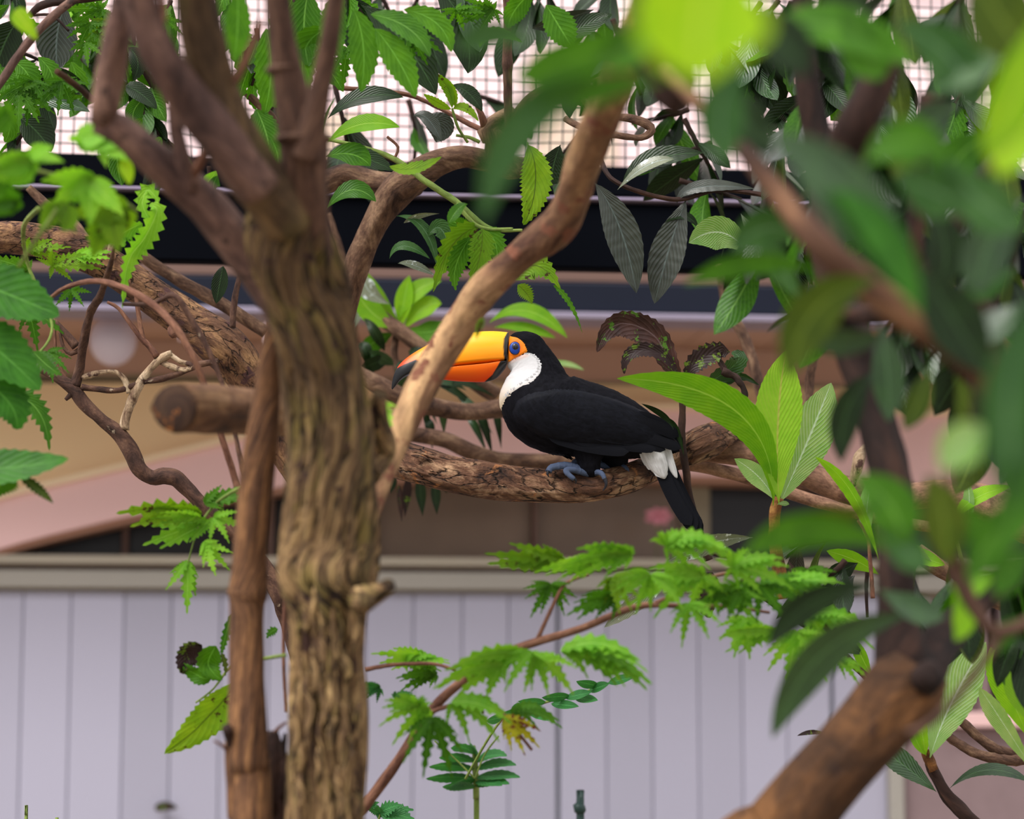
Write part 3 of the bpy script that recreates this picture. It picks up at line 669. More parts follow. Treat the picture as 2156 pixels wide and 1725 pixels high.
# ---- gnarled branches behind, centre top
gb = thing('gnarled_branch', at(720, 660, 4.45), 'gnarled brown branch bending up and right behind the forked tree', 'branch')
tube('branch', gb, [(700, 800, 4.5, 24), (716, 700, 4.48, 22), (730, 640, 4.46, 24), (745, 580, 4.44, 26), (770, 510, 4.42, 27), (800, 450, 4.4, 30), (840, 400, 4.38, 34), (885, 365, 4.36, 33), (930, 340, 4.36, 26), (980, 330, 4.37, 22), (1030, 340, 4.38, 22), (1070, 352, 4.4, 26), (1110, 350, 4.4, 18), (1122, 348, 4.4, 6)],
     B_gnarl, ring=30, step=.008, rough=.08, fine=.03, seed=91)
tube('branch', gb, [(560, 420, 4.48, 24), (640, 400, 4.46, 26), (690, 382, 4.44, 26), (730, 366, 4.43, 24), (780, 380, 4.42, 22), (840, 388, 4.4, 24), (880, 390, 4.38, 22)], B_gnarl, ring=26, step=.008, rough=.1, fine=.04, seed=92)
tube('branch', gb, [(1040, 340, 4.38, 24), (1050, 300, 4.36, 26), (1030, 275, 4.35, 22), (1052, 250, 4.36, 16), (1080, 240, 4.38, 14)], B_gnarl, ring=20, rough=.2, fine=.08, seed=93)
tube('branch', gb, [(1040, 300, 4.36, 20), (1075, 262, 4.36, 13), (1105, 225, 4.36, 13), (1140, 196, 4.36, 12), (1180, 188, 4.37, 9), (1220, 205, 4.38, 8), (1260, 240, 4.4, 6)], B_gnarl, ring=16, rough=.12, seed=94)
tube('twig', gb, [(1140, 196, 4.36, 5), (1200, 185, 4.36, 4), (1280, 158, 4.36, 4)], B_redtw, ring=8)
tube('snag', gb, [(1022, 265, 4.35, 10), (1012, 240, 4.34, 7), (1000, 214, 4.34, 4)], B_redtw, ring=10, rough=.1)
tube('twig', gb, [(1290, 245, 4.2, 7), (1330, 250, 4.2, 9), (1362, 262, 4.2, 10), (1372, 275, 4.2, 9), (1350, 290, 4.2, 7), (1300, 285, 4.2, 7), (1240, 275, 4.22, 7), (1190, 250, 4.25, 7)], B_gnarl, ring=12, rough=.15, seed=95)
tube('twig', gb, [(1010, 300, 4.33, 4), (990, 290, 4.33, 4), (960, 285, 4.33, 3)], B_green, ring=8)
tube('vertical_stem', gb, [(1072, 275, 4.34, 9), (1069, 200, 4.33, 9), (1068, 122, 4.32, 10), (1068, 60, 4.31, 8), (1066, -60, 4.3, 8), (1064, -200, 4.28, 8)], B_stem, ring=14, nodes=.12, seed=96)
tube('twig', gb, [(710, 185, 4.4, 5), (780, 190, 4.4, 5), (860, 200, 4.4, 5), (920, 225, 4.4, 5), (990, 262, 4.38, 6), (1030, 280, 4.37, 7)], B_redtw, ring=10, seed=97)
tube('twig', gb, [(685, 292, 4.25, 4), (760, 310, 4.23, 5), (830, 335, 4.22, 6), (900, 385, 4.2, 7), (960, 425, 4.2, 7), (1030, 480, 4.2, 5), (1100, 485, 4.2, 3)], B_green, ring=10, seed=98)
tube('twig', gb, [(830, 335, 4.22, 3), (838, 310, 4.22, 3), (815, 288, 4.22, 3)], B_redtw, ring=8)
tube('twig', gb, [(600, 365, 4.4, 9), (598, 300, 4.38, 10), (580, 255, 4.36, 9), (550, 225, 4.35, 8), (510, 190, 4.34, 7)], B_gnarl, ring=12, rough=.15, seed=99)
# ---- pale branches behind the bill and below it
rb = thing('back_branches', at(760, 620, 4.9), 'cluster of grey-brown branches behind the bill and under the breast', 'branch')
tube('branch', rb, [(690, 560, 4.95, 12), (760, 625, 4.92, 15), (800, 665, 4.9, 16), (850, 702, 4.88, 16), (900, 740, 4.88, 16), (980, 790, 4.9, 18), (1040, 830, 4.95, 18)], B_gnarl, ring=18, rough=.06, seed=101)
tube('branch', rb, [(740, 780, 4.7, 16), (790, 808, 4.7, 20), (850, 838, 4.7, 20), (920, 858, 4.72, 20), (990, 868, 4.74, 18), (1060, 860, 4.76, 20), (1160, 850, 4.8, 20), (1240, 870, 4.84, 18)], B_gnarl, ring=22, rough=.08, seed=102)
tube('branch', rb, [(800, 905, 4.8, 14), (870, 915, 4.8, 16), (940, 928, 4.8, 17), (1000, 955, 4.8, 18), (1060, 970, 4.8, 17), (1140, 972, 4.8, 18), (1220, 965, 4.82, 18), (1320, 940, 4.86, 18)], B_gnarl, ring=22, rough=.06, seed=103)
tube('branch', rb, [(690, 450, 4.9, 7), (720, 540, 4.9, 8), (740, 640, 4.9, 8)], B_gnarl, ring=12)
tube('branch', rb, [(1515, 560, 4.9, 8), (1530, 640, 4.88, 11), (1565, 705, 4.86, 12), (1585, 760, 4.84, 12), (1605, 840, 4.82, 11), (1640, 900, 4.8, 10)], B_gnarl, ring=14, seed=104)
tube('branch', rb, [(1655, 600, 4.9, 5), (1668, 650, 4.9, 8), (1680, 700, 4.9, 8)], B_redtw, ring=10)
tube('branch', rb, [(1715, 740, 4.7, 10), (1705, 800, 4.7, 10), (1700, 880, 4.68, 10)], B_gnarl, ring=10)
# ================================================================ foliage placed by hand
def S(d, *ps):
    """(x,y) or (x,y,depth offset) -> depth points"""
    return [(p[0], p[1], d+(p[2] if len(p) > 2 else 0)) for p in ps]
# ---- bright rosette of young leaves right of the tail
ys = thing('young_shoot', at(1632, 1130, 4.15), 'upright rosette of large lime young leaves right of the tail', 'shoot')
tube('stem', ys, S(4.16, (1650, 1260), (1636, 1180), (1630, 1120), (1634, 1070), (1640, 1048)), bark('bark_rust', srgb(70, 40, 22), srgb(124, 78, 38), srgb(176, 130, 70), stretch=.3, cell=160, bumpd=.003), ring=14, rough=.15, fine=.08, seed=3, r=(15, 10))
leaf(ys, [at(1628, 1065, 4.14), at(1552, 868, 4.05), at(1298, 797, 4.0)], 84, G_bright, face=18, n=40, m=8, corr=.05, nv=17, fold=.22, kind='obovate', serr=.03)
leaf(ys, S(4.12, (1640, 1060), (1638, 890, -.02), (1655, 738, -.04)), 98, G_lime, face=-6, n=44, m=8, corr=.04, nv=18, fold=.12, kind='obovate', serr=.03)
leaf(ys, S(4.19, (1642, 1060), (1700, 930), (1750, 806)), 100, G_pale, face=-22, n=40, m=8, corr=.06, nv=20, fold=.1, kind='obovate', serr=.03)
leaf(ys, S(4.2, (1632, 1055), (1598, 1005), (1546, 966)), 44, G_pale, face=20, n=20, m=6, corr=.04, fold=.1)
leaf(ys, S(4.21, (1634, 1052), (1622, 1010), (1600, 975)), 34, G_teal, face=-20, n=16, m=4)
leaf(ys, S(4.14, (1636, 1062), (1650, 1060), (1662, 1062)), 11, G_pale, n=6, m=2)
# ---- narrow shoot further right
y2 = thing('narrow_shoot', at(1850, 1180, 4.1), 'bright narrow folded leaves rising behind the dark right-hand stem', 'shoot')
tube('stem', y2, S(4.12, (1838, 1260), (1832, 1180), (1826, 1130), (1806, 1096)), B_redtw, ring=10)
leaf(y2, S(4.1, (1850, 1180), (1795, 1040), (1716, 962)), 40, G_bright, face=48, n=26, m=6, corr=.05, nv=16, serr=.03)
leaf(y2, S(4.14, (1832, 1150), (1825, 1080), (1838, 1000)), 40, G_pale, face=40, n=20, m=4)
y3 = thing('arched_shoot', at(2010, 1100, 4.1), 'single bright green arched leaf beside the knobbly branch at the right edge', 'shoot')
tube('stem', y3, S(4.12, (2040, 1240), (2020, 1160), (2006, 1096)), B_green, ring=8)
leaf(y3, S(4.1, (2008, 1100), (2050, 1052), (2130, 1024)), 38, G_bright, face=35, n=22, m=6, corr=.05, nv=14)
leaf(y3, S(4.1, (2024, 1130), (2040, 1070), (2036, 1010)), 30, G_pale, face=35, n=16, m=4)
# ---- withered shoot above the tail
ws = thing('withered_shoot', at(1438, 1000, 4.22), 'dark upright shoot with curled withered leaves above the toucan tail', 'shoot')
tube('stem', ws, S(4.3, (1492, 1180), (1480, 1145), (1470, 1110), (1452, 1050), (1444, 990), (1436, 930), (1437, 870), (1436, 830), (1432, 800)), B_dark, ring=14, rough=.12, seed=5, r=(9, 7))
tube('stem', ws, S(4.26, (1436, 830), (1433, 800), (1420, 775), (1408, 755)), B_green, ring=8, step=.004)
def curled(parent, pts, w, mat, **kw):
    """long leaf following several points"""
    P = crom([(*at(*p),) for p in pts], [6]*(len(pts)-1)); P = [Vector(p) for p in P]; n = len(P)-1; m = kw.get('m', 6)
    face = kw.get('face', 0); tw_ = kw.get('tw', 0); fold = kw.get('fold', .3); ser = kw.get('serr', .08); V, F, U = [], [], []; up0 = None
    dm = pts[0][2]; W_ = w/FPX*dm/2
    for i in range(n+1):
        t = i/n; T = (P[min(i+1, n)]-P[max(i-1, 0)]).normalized(); B = T.cross((CAM-P[i]).normalized())
        if up0 and B.dot(up0) < 0: B = -B
        B.normalize(); up0 = B.copy(); Nn = B.cross(T).normalized(); a = math.radians(face+tw_*t); B2 = B*math.cos(a)+Nn*math.sin(a); N2 = Nn*math.cos(a)-B*math.sin(a)
        pw = prof(kw.get('kind', 'ellipse'), t)*W_
        for j in range(m+1):
            s = j/m*2-1; k = 1+(ser if i % 2 else -ser)*(abs(s) == 1)
            V.append(P[i]+B2*s*pw*k+N2*(fold*abs(s)*pw+.05*W_*math.sin(t*34+abs(s)*3)*abs(s))); U.append((t, s))
    for i in range(n):
        for j in range(m): F.append((i*(m+1)+j, i*(m+1)+j+1, (i+1)*(m+1)+j+1, (i+1)*(m+1)+j))
    return mesh(kw.get('name', 'leaf'), V, F, mat, parent, U)
curled(ws, S(4.18, (1432, 800), (1410, 762), (1382, 712), (1345, 688), (1305, 682), (1275, 702), (1257, 742)), 62, G_wither, face=10, fold=.35, serr=.06)
curled(ws, S(4.16, (1428, 792), (1400, 752), (1365, 738), (1335, 742), (1318, 760), (1314, 788)), 32, G_half, face=-20, fold=.4, serr=.1)
curled(ws, S(4.2, (1446, 798), (1460, 770), (1490, 748), (1520, 740), (1512, 752)), 46, G_half, face=10, fold=.3, serr=.14)
curled(ws, S(4.22, (1480, 815), (1510, 795), (1545, 770), (1556, 752), (1540, 742)), 44, G_gloss, face=-25, fold=.3)
curled(ws, S(4.2, (1505, 742), (1520, 770), (1535, 792), (1562, 795)), 14, G_wither, face=20, kind='lance')
curled(ws, S(4.24, (1470, 825), (1510, 805), (1560, 792), (1600, 812)), 26, G_gloss, face=-25, kind='lance')
tube('tendril', ws, S(4.2, (1520, 782), (1545, 792), (1562, 812), (1568, 836), (1558, 856), (1540, 858), (1528, 848)), B_dark, ring=10, rough=.3, step=.003, r=(8, 3))
leaf(ws, S(4.2, (1418, 905), (1398, 875), (1350, 850)), 20, G_dark, face=50, n=16)
leaf(ws, S(4.22, (1440, 960), (1424, 905), (1400, 880)), 16, G_dark, face=30)
# ---- wet leaf in front of the window
wl = thing('wet_leaf_twig', at(1585, 1130, 4.1), 'wet grey-green leaf with white highlights in its colour just below the tail tip', 'twig')
tube('twig', wl, S(4.14, (1700, 1290), (1640, 1230), (1560, 1180), (1500, 1165), (1478, 1130)), B_dark, ring=8)
leaf(wl, S(4.1, (1585, 1132), (1490, 1145), (1402, 1185)), 50, G_wet, face=35, n=30, m=6, corr=.05, serr=.03)
leaf(wl, S(4.05, (1500, 1205), (1485, 1255), (1496, 1302)), 58, G_half, face=10, n=18, m=6, serr=.1, kind='broad', fold=.25)
leaf(wl, S(4.1, (1420, 1215), (1350, 1260), (1272, 1322)), 40, G_wet, face=25, n=20, m=4, serr=.1)
leaf(wl, S(4.1, (1660, 1180), (1668, 1220), (1655, 1262)), 26, G_wither, face=30, n=14)
# ---- small grey hanging leaf pair and branch mesh right of centre
gp = thing('right_leaf_twigs', at(1830, 1200, 4.15), 'mixed dark and green leaves behind the dark stem, above the white wall', 'twig')
tube('twig', gp, S(4.16, (1560, 1220), (1640, 1280), (1730, 1340), (1820, 1420), (1870, 1470)), B_dark, ring=10, rough=.12, r=(6, 10))
tube('twig', gp, S(4.16, (1828, 1180), (1824, 1240), (1826, 1300)), B_dark, ring=8)
for pts, w_, m_, fc in [(S(4.14, (1850, 1210), (1800, 1180), (1740, 1160)), 42, G_bright, 30), (S(4.14, (1806, 1186), (1770, 1205), (1735, 1230)), 48, G_dark, 20), (S(4.12, (1800, 1212), (1775, 1250), (1776, 1312)), 48, G_grey, 15),
                        (S(4.15, (1820, 1380), (1760, 1345), (1690, 1310)), 54, G_gloss, 25), (S(4.15, (1862, 1270), (1905, 1330), (1985, 1392)), 42, G_mid, 20), (S(4.15, (1836, 1424), (1815, 1385), (1800, 1345)), 30, G_bright, 25),
                        (S(4.15, (1965, 1188), (1930, 1165), (1905, 1145)), 40, G_pale, 30), (S(4.15, (1900, 1150), (1940, 1172), (1990, 1190)), 36, G_bright, 30), (S(4.1, (1745, 1548), (1712, 1542), (1678, 1550)), 10, G_half, 0)]:
    leaf(gp, pts, w_, m_, face=fc, n=18, m=6, corr=.04, serr=.03)
tube('branch', gp, S(4.2, (1930, 1160), (1985, 1200), (2040, 1235), (2100, 1262), (2190, 1290)), B_right, ring=16, rough=.15, fine=.05, r=(16, 24))
# ---- lower right rosette
lr = thing('lower_rosette', at(1958, 1600, 4.1), 'rosette of pale green corrugated leaves at the lower right edge', 'shoot')
tube('stem', lr, S(4.12, (1955, 1590), (1962, 1620), (1980, 1652), (2005, 1690), (2045, 1730), (2100, 1790), (2180, 1900)), B_dark, ring=16, rough=.15, fine=.06, r=(9, 20))
tube('bud_scales', lr, S(4.11, (1950, 1580), (1955, 1600), (1965, 1622)), bark('bark_rust2', srgb(84, 48, 26), srgb(134, 86, 44), srgb(176, 136, 80), stretch=.3, cell=160), ring=12, rough=.25, fine=.15, r=(9, 12))
for pts, w_, m_, fc in [(S(4.08, (1958, 1596), (2006, 1475), (2076, 1352)), 92, G_pale, 10), (S(4.1, (1950, 1592), (1940, 1530), (1935, 1470)), 46, G_bright, 10), (S(4.07, (1950, 1590), (1930, 1560), (1912, 1500)), 26, G_bright, 40),
                        (S(4.16, (1972, 1668), (1900, 1610), (1842, 1572)), 58, G_gloss, -30), (S(4.12, (2000, 1660), (2080, 1622), (2170, 1648)), 34, G_gloss, 40),
                        (S(4.0, (2170, 1560), (2120, 1450), (2085, 1362)), 62, G_bright, 25), (S(4.05, (2180, 1630), (2110, 1520), (2062, 1448)), 50, G_pale, 35), (S(3.9, (2190, 1540), (2150, 1460), (2130, 1390)), 60, G_lime, 10), (S(4.1, (1900, 1370), (1950, 1395), (1975, 1400)), 20, G_mid, 30)]:
    leaf(lr, pts, w_, m_, face=fc, n=30, m=6, corr=.05, nv=18, serr=.04)
tube('twig', lr, S(4.3, (1990, 1490), (2030, 1525), (2080, 1568), (2120, 1585), (2200, 1588)), B_gnarl, ring=14, nodes=.02, r=(10, 11))
tube('twig', lr, S(4.28, (1978, 1535), (2020, 1568), (2070, 1592), (2130, 1602), (2200, 1590)), B_gnarl, ring=14, nodes=.02, r=(9, 12))
# ---- right-hand tree: dark stems, big log, blurred leaves near the lens
rt = thing('right_tree', Vector((at(1640, 1725, 3.1).x, 3.1, 0)), 'dark tree at the right with a thick slanting trunk and drooping loquat leaves', 'tree')
b_ = at(1580, 1790, 3.1)
tube('trunk', rt, [('w', b_.x-.25, b_.y, -.05, .075), ('w', b_.x-.12, b_.y, b_.z-.6, .06), (1530, 1900, 3.1, 82), (1640, 1760, 3.1, 80), (1740, 1640, 3.1, 78), (1830, 1540, 3.1, 80), (1900, 1455, 3.1, 84), (1935, 1400, 3.1, 66)], B_log, ring=50, rough=.07, fine=.03, seed=111, step=.01)
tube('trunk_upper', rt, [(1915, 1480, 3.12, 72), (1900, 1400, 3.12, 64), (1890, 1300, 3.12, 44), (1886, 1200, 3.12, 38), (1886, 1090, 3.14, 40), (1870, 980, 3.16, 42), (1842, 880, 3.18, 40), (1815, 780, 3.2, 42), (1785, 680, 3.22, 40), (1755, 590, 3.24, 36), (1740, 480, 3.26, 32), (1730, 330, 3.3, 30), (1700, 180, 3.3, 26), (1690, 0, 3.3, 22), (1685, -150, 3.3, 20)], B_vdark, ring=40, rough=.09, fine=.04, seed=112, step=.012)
tube('branch', rt, [(1930, 1420, 3.14, 60), (1990, 1340, 3.2, 40), (2060, 1270, 3.26, 28), (2180, 1180, 3.3, 24)], B_vdark, ring=24, rough=.1, seed=113)
tube('knot', rt, [(1948, 1430, 3.06, 34), (1955, 1424, 3.03, 32), (1960, 1420, 3.02, 20)], B_vdark, ring=24, rough=.1)
tube('slanting_branch', rt, [(1400, 150, 2.8, 14), (1480, 230, 2.7, 15), (1560, 310, 2.6, 18), (1640, 410, 2.55, 25), (1720, 510, 2.5, 29), (1810, 590, 2.5, 34), (1920, 670, 2.5, 36), (2020, 740, 2.52, 38), (2110, 820, 2.54, 40), (2200, 920, 2.56, 42), (2330, 1100, 2.6, 44)], B_slant, ring=30, rough=.06, seed=114, step=.012)
tube('branch', rt, [(2080, 800, 2.54, 30), (2060, 900, 2.6, 22), (2050, 960, 2.64, 18)], B_dark, ring=20)
tube('branch', rt, [(1870, 100, 2.9, 34), (1830, 200, 2.9, 40), (1800, 280, 2.92, 46), (1780, 330, 2.94, 40), (1800, 480, 2.96, 30)], B_dark, ring=26, rough=.15)
tube('branch', rt, [(1960, 200, 3.0, 24), (1940, 320, 3.0, 20), (1930, 460, 3.0, 18), (1945, 620, 3.0, 18), (2060, 640, 3.0, 24), (2090, 760, 3.0, 22)], B_dark, ring=18, rough=.1)
tube('branch', rt, [(1750, 650, 3.2, 18), (1850, 660, 3.1, 22), (1930, 600, 3.0, 20), (2010, 480, 3.0, 18), (2080, 360, 3.0, 16), (2190, 250, 3.0, 16)], B_dark, ring=18, rough=.1)
tube('branch', rt, [(1300, 60, 2.9, 20), (1380, 150, 2.9, 36), (1430, 200, 2.9, 44), (1400, 120, 2.88, 40), (1370, 20, 2.86, 42), (1350, -120, 2.84, 36)], B_dark, ring=26, rough=.15)
tube('twig', rt, [(2110, 1330, 2.6, 11), (2080, 1380, 2.6, 10), (2020, 1460, 2.6, 10), (1960, 1520, 2.6, 9), (1910, 1545, 2.6, 8)], B_stem, ring=14)
tube('twig', rt, [(2010, 1180, 2.6, 22), (2040, 1260, 2.6, 18), (2100, 1330, 2.6, 14), (2200, 1290, 2.6, 14)], B_stem, ring=16)
tube('twig', rt, [(1995, 960, 2.5, 9), (2000, 1080, 2.5, 10), (2010, 1190, 2.6, 14)], B_stem, ring=12)
for pts, w_, m_, fc in [
    (S(1.55, (1545, -130), (1480, 20), (1478, 175)), 290, G_yellow, 5), (S(2.2, (1570, 120), (1520, 230), (1535, 345)), 100, G_teal, 15),
    (S(2.4, (1590, 75), (1750, 55), (1930, 140)), 100, G_mid, 25), (S(2.4, (1770, 10), (1820, 100), (1850, 170)), 110, G_mid, 10), (S(2.3, (1880, 50), (1990, 110), (2060, 230)), 110, G_teal, 10),
    (S(2.3, (2140, 90), (2050, 130), (1960, 200)), 90, G_teal, -20), (S(2.0, (2180, 40), (2140, 180), (2070, 330)), 100, G_yellow, 10), (S(2.0, (2200, 230), (2140, 300), (2100, 370)), 100, G_yellow, -10),
    (S(2.1, (2050, -60), (2100, 30), (2180, 140)), 150, G_olive, 10), (S(2.1, (1610, 280), (1770, 400), (1935, 650)), 135, G_gloss, 15), (S(2.09, (1740, 400), (1850, 490), (1938, 665)), 90, G_deep, 30),
    (S(2.6, (1720, 570), (1580, 555), (1440, 600)), 54, G_mid, 20), (S(2.6, (1700, 510), (1620, 480), (1540, 530)), 90, G_teal, 10), (S(2.4, (1850, 590), (1720, 650), (1660, 800)), 110, G_olive, 10),
    (S(2.4, (1940, 560), (2000, 660), (2080, 790)), 120, G_dark, 10), (S(2.9, (1850, 780), (1785, 860), (1772, 975)), 66, G_dark, 10), (S(2.9, (1850, 680), (1868, 780), (1870, 890)), 70, G_gloss, 10),
    (S(2.8, (1960, 770), (1935, 840), (1905, 905)), 56, G_olive, 5), (S(2.8, (2010, 790), (2040, 860), (2045, 920)), 60, G_olive, 5), (S(1.9, (2190, 620), (2125, 830), (2150, 1080)), 120, G_teal, 10), (S(1.9, (2160, 900), (2145, 1050), (2110, 1160)), 90, G_mid, 10),
    (S(2.1, (2080, 900), (2030, 930), (1980, 990)), 96, G_pale, 15), (S(2.4, (1790, 1000), (1870, 1060), (1900, 1150)), 110, G_mid, 10), (S(2.4, (1950, 1000), (1985, 1080), (1990, 1190)), 92, G_olive, 0), (S(2.4, (2080, 1120), (2040, 1090), (2000, 1190)), 50, G_mid, 20),
    (S(2.4, (1860, 1060), (1740, 1095), (1630, 1108)), 60, G_olive, 30), (S(2.35, (1890, 1160), (1710, 1115), (1565, 1170)), 84, G_mid, 25), (S(2.4, (1850, 1080), (1900, 1150), (1960, 1200)), 80, G_teal, 20),
    (S(2.8, (1850, 1232), (1710, 1268), (1618, 1365)), 66, G_dark, 15), (S(2.8, (1925, 1295), (1740, 1370), (1625, 1556)), 92, G_gloss, 25), (S(2.8, (1850, 1240), (1920, 1280), (1990, 1300)), 60, G_gloss, 20),
    (S(2.2, (1380, 55), (1220, 120), (1080, 165)), 100, G_mid, 15), (S(2.2, (1140, 100), (1040, 70), (960, 112)), 60, G_teal, 10), (S(2.0, (1345, 170), (1120, 240), (1015, 480)), 94, G_teal, 10), (S(2.0, (1400, 170), (1250, 190), (1110, 240)), 66, G_mid, 20),
    (S(2.2, (1250, 130), (1310, 110), (1380, 50)), 80, G_mid, 0), (S(2.1, (1820, 350), (1900, 300), (2000, 330)), 100, G_mid, 10), (S(2.2, (1990, 330), (2060, 420), (2160, 480)), 110, G_teal, 15), (S(2.2, (1880, 370), (1960, 400), (2040, 440)), 110, G_teal, 0),
    (S(2.5, (2160, 420), (2080, 520), (2060, 620)), 100, G_gloss, 10), (S(2.6, (1880, 700), (1780, 720), (1700, 700)), 60, G_gloss, 20), (S(2.6, (1980, 700), (2060, 700), (2150, 640)), 70, G_gloss, 20), (S(2.6, (2140, 560), (2080, 600), (2030, 610)), 60, G_teal, 10),
    (S(2.3, (2180, 1060), (2100, 1120), (2040, 1230)), 90, G_mid, 15), (S(2.3, (2180, 1160), (2130, 1200), (2100, 1260)), 70, G_mid, 15), (S(2.7, (2010, 1290), (2040, 1240), (2090, 1220)), 50, G_bright, 15), (S(2.7, (2000, 1230), (2030, 1290), (2010, 1350)), 50, G_bright, 15),
    (S(2.7, (2160, 1300), (2120, 1330), (2090, 1380)), 50, G_mid, 15), (S(2.2, (1560, 10), (1640, 80), (1700, 160)), 110, G_dark, 15), (S(2.6, (1500, 200), (1560, 240), (1620, 330)), 90, G_dark, 15), (S(2.8, (1830, 20), (1790, -20), (1740, -60)), 120, G_dark, 0),
    (S(2.8, (2020, 220), (1960, 260), (1930, 330)), 90, G_gloss, 15), (S(2.8, (1960, 430), (1990, 520), (1975, 600)), 90, G_dark, 15), (S(2.9, (2100, 280), (2020, 330), (1980, 420)), 90, G_mid, 15), (S(2.8, (2050, 400), (2100, 480), (2110, 560)), 80, G_dark, 15),
    (S(2.9, (1690, 640), (1640, 560), (1600, 520)), 60, G_teal, 15), (S(2.7, (1880, 200), (1900, 300), (1880, 380)), 60, G_olive, 10)]:
    leaf(rt, pts, w_, m_, face=fc, n=18, m=4, fold=.15)
# ---- maple sprays ------------------------------------------------------------------
lm = thing('lower_maple', at(760, 1720, 3.8), 'feathery bright green cut-leaf maple spray along a red twig at bottom centre', 'shrub')
b_ = at(700, 1800, 3.8)
tube('branch', lm, [('w', b_.x-.1, b_.y, -.05, .012), ('w', b_.x-.06, b_.y, b_.z-.5, .009), (700, 1790, 3.8, 13), (762, 1706, 3.8, 12), (840, 1600, 3.78, 11), (900, 1506, 3.76, 10), (960, 1446, 3.74, 10), (1040, 1385, 3.72, 9), (1130, 1352, 3.7, 9), (1220, 1325, 3.7, 8), (1340, 1278, 3.7, 7), (1430, 1276, 3.7, 5), (1520, 1277, 3.7, 4), (1620, 1290, 3.72, 3)], B_redtw, ring=14, step=.006)
tube('twig', lm, S(3.7, (1130, 1350), (1148, 1310), (1168, 1268), (1190, 1230), (1240, 1210)), B_redtw, ring=8)
tube('twig', lm, S(3.74, (905, 1500), (970, 1482), (1040, 1488), (1080, 1530), (1120, 1580)), B_redtw, ring=8)
tube('twig', lm, S(3.82, (770, 1410), (830, 1400), (910, 1398), (960, 1412)), B_redtw, ring=8)
tube('twig', lm, S(3.7, (1380, 1270), (1450, 1240), (1500, 1215), (1560, 1200)), B_redtw, ring=8)
q = 0
for c, sz, ang, m_, sp_, sq, dr in [
    ((1190, 1180, 3.72), 190, 172, G_spot, 90, .45, .02), ((1160, 1230, 3.7), 90, 260, G_mapled, 200, .8, .1), ((1330, 1170, 3.6), 150, 170, G_maple, 160, .4, .2), ((1400, 1150, 3.6), 150, 20, G_maple, 200, .45, .35), ((1370, 1210, 3.58), 130, 250, G_maple, 200, .6, .25),
    ((1480, 1215, 3.6), 170, 200, G_maple, 220, .45, .25), ((1540, 1195, 3.6), 150, 10, G_maple, 230, .5, .2), ((1600, 1230, 3.65), 130, -60, G_mapled, 240, .7, .15), ((1300, 1260, 3.66), 110, 200, G_mapled, 150, .5, .2), ((1450, 1270, 3.6), 110, -80, G_maple, 140, .7, .2),
    ((1110, 1380, 3.62), 190, 195, G_maple, 110, .45, .3), ((1120, 1372, 3.6), 110, 250, G_maple, 140, .8, .2), ((1180, 1372, 3.6), 230, -8, G_maple, 90, .35, .38), ((1060, 1400, 3.62), 160, 215, G_maple, 120, .5, .2), ((1130, 1380, 3.6), 120, -60, G_maple, 130, .7, .2),
    ((905, 1495, 3.64), 130, 205, G_maple, 140, .6, .35), ((910, 1510, 3.62), 150, -90, G_mapled, 120, .9, .15), ((950, 1480, 3.62), 150, -30, G_maple, 130, .6, .35), ((880, 1490, 3.64), 90, 120, G_maple, 160, .5, .2),
    ((900, 1385, 3.84), 120, 175, G_maple, 130, .4, .1), ((850, 1395, 3.84), 100, 5, G_maple, 160, .4, .15), ((920, 1420, 3.84), 90, 190, G_mapled, 160, .45, .2),
    ((1060, 1510, 3.72), 110, -50, G_autumn, 90, .8, .15), ((1075, 1500, 3.74), 110, 0, G_mapled, 120, .5, .35), ((1010, 1470, 3.74), 50, -60, G_spot, 160, .7, .2), ((800, 1450, 3.84), 70, 190, G_maplet, 180, .5, .2), ((830, 1470, 3.84), 60, 20, G_maplet, 160, .5, .2),
    ((1640, 1330, 3.7), 150, 195, G_maple, 90, .45, .15), ((1680, 1330, 3.72), 150, -80, G_maple, 160, .8, .1), ((1700, 1300, 3.72), 150, -20, G_maple, 140, .5, .3), ((1570, 1300, 3.7), 110, -100, G_maple, 150, .8, .1), ((1700, 1200, 3.8), 90, -80, G_mapled, 200, .8, .1), ((1650, 1230, 3.7), 130, 15, G_maple, 200, .4, .15),
    ((1250, 1190, 3.66), 120, 175, G_maple, 150, .4, .2),
    ((1290, 1215, 3.64), 100, -60, G_spot, 160, .7, .1),
    ((1560, 1240, 3.62), 110, 215, G_mapled, 160, .6, .1),
    ((1500, 1250, 3.64), 120, -20, G_maple, 160, .5, .2),
    ((1240, 1390, 3.6), 150, -25, G_maple, 70, .4, .3),
    ((1760, 1390, 3.8), 80, -40, G_maple, 100, .6, .3)]:
    q += 1; maple(lm, c, sz, ang, m_, spread=sp_, squash=sq, droop=dr, seed=q, nl=6 if sp_ < 150 else 9, lw=.105, serr=.7)
